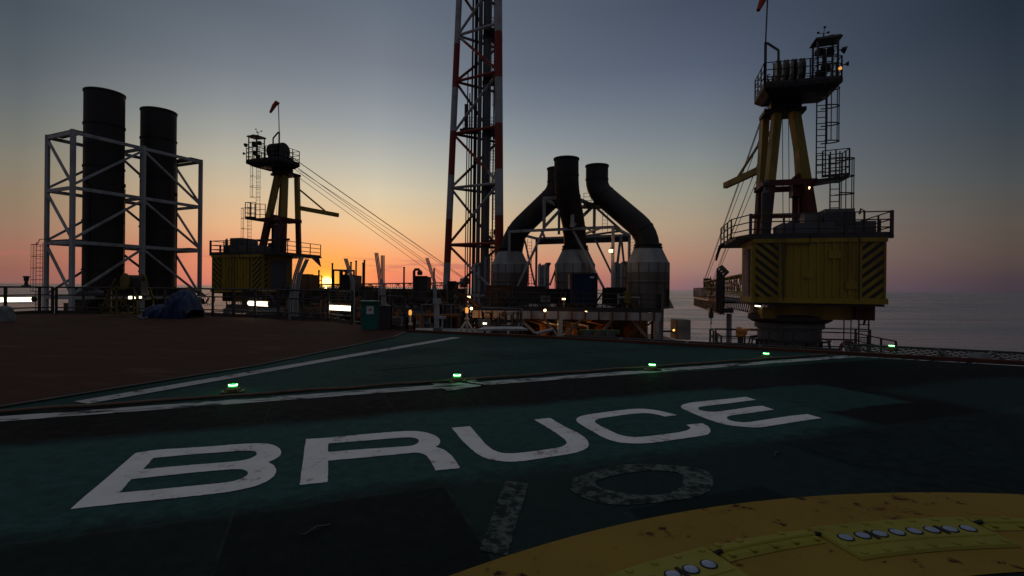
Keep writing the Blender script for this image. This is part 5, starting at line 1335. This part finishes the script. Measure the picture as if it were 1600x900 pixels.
b.build('tripod_stand', M['white_steel'], loc=p+V((0,0,-.75)), label='pale tripod stand carrying the amber lit mast', cat='stand')
# round-ended side walkway next to the helideck
b = MB(); b.prism([(-3.6,18.6),(-2.6,18.2),(-.8,18.9),(-.9,22.5),(-4.2,22.5)], -.35, -.2); b.build('side_walkway', M['galv'], loc=(-2,19,-.3), label='pale grated walkway dropping away behind the net left of the module', cat='walkway')
c = ground(688,522,-.2); t_ = thing('support_leg', c, 'grey steel prop standing between the net and the amber mast', 'post')
b = MB(); 
p0 = lookat(683,470,20.3); b.tube([V((p0.x,p0.y,-1)), V((p0.x,p0.y,1.1))], .09, 8); b.tube([V((p0.x+.2,p0.y,-.3)), V((p0.x+.22,p0.y,.45))], .04, 6); b.box((p0.x+.12,p0.y,.4),(.45,.2,.1)); b.box((p0.x,p0.y,1.05),(.3,.2,.2)); b.build('pole', M['white_steel'], t_)
b = MB().box((p0.x+.05,p0.y-.1,-.3),(.32,.3,.6)); b.build('foot', M['grey_steel'], t_)
t_ = thing('flat_tray', lookat(786,514,19.5), 'flat pale tray like roof plate behind the net, left of the module', 'plate')
p = lookat(786,514,19.5); b = MB().hexa([p+V(q) for q in ((-.95,-.4,-.05),(.95,-.4,-.02),(.7,.8,-.02),(-.75,.8,-.05),(-.95,-.4,.02),(.95,-.4,.04),(.7,.8,.04),(-.75,.8,.02))]); b.build('plate', M['white_steel'], t_)
b = MB(); 
for dx in (-.7,.7): b.tube([p+V((dx,.1,-.04)), p+V((dx,.1,-4))], .05, 6)
b.build('prop', M['dark_steel'], t_)
t_ = thing('lit_window_box', lookat(757,505,24), 'small grey control box with two glowing lights behind the net', 'control box')
p = lookat(757,505,24); MB().box(p, (.55,.4,.32)).build('casing', M['cone_grey'], t_)
for dx, w in ((-.02,.07),(.08,.05)): MB().box(p+V((dx,-.21,0)), (w,.02,.07)).build('lamp', M['white_glow'], t_)
MB().box(p+V((0,0,-1.3)), (.1,.1,2.3)).build('stand', M['dark_steel'], t_)
t_ = thing('gangway_stair', lookat(848,518,19), 'pale slatted gangway stair rising rightwards behind the net', 'stair')
a, e = lookat(838,520,19), lookat(862,514,19); b = MB()
for i in range(9): c = a.lerp(e,i/8); b.box(c, (.07,.5,.015))
for dy in (-.25,.25): b.beam(a+V((0,dy,-.03)), e+V((0,dy,-.03)), .03,.06)
b.build('treads', M['white_steel'], t_)
b = MB(); b.beam(e, e+V((.25,0,-.5)), .05); b.beam(a, a+V((0,0,-4)), .06); b.build('props', M['dark_steel'], t_)
t_ = thing('hose_reels', lookat(935,524,19), 'row of pale green hose pipes and reels behind the net under the container', 'hose rack')
b = MB()
for k in range(3): b.tube([lookat(905,516+2*k,19+.2*k), lookat(968,517+2*k,19+.2*k)], .035, 7)
for px in (912,928,945,960): b.tube([lookat(px,515,19),lookat(px,530,19)], .03, 6)
b.build('hoses', M['green_hose'], t_)
b = MB()
for px in (918,936,952): c = lookat(px,523,19.2); b.lathe(c, [(.03,0),(.14,.02),(.14,.1),(.03,.12)], 14, axis=V((.2,-1,0)))
b.build('reels', M['grey_steel'], t_)
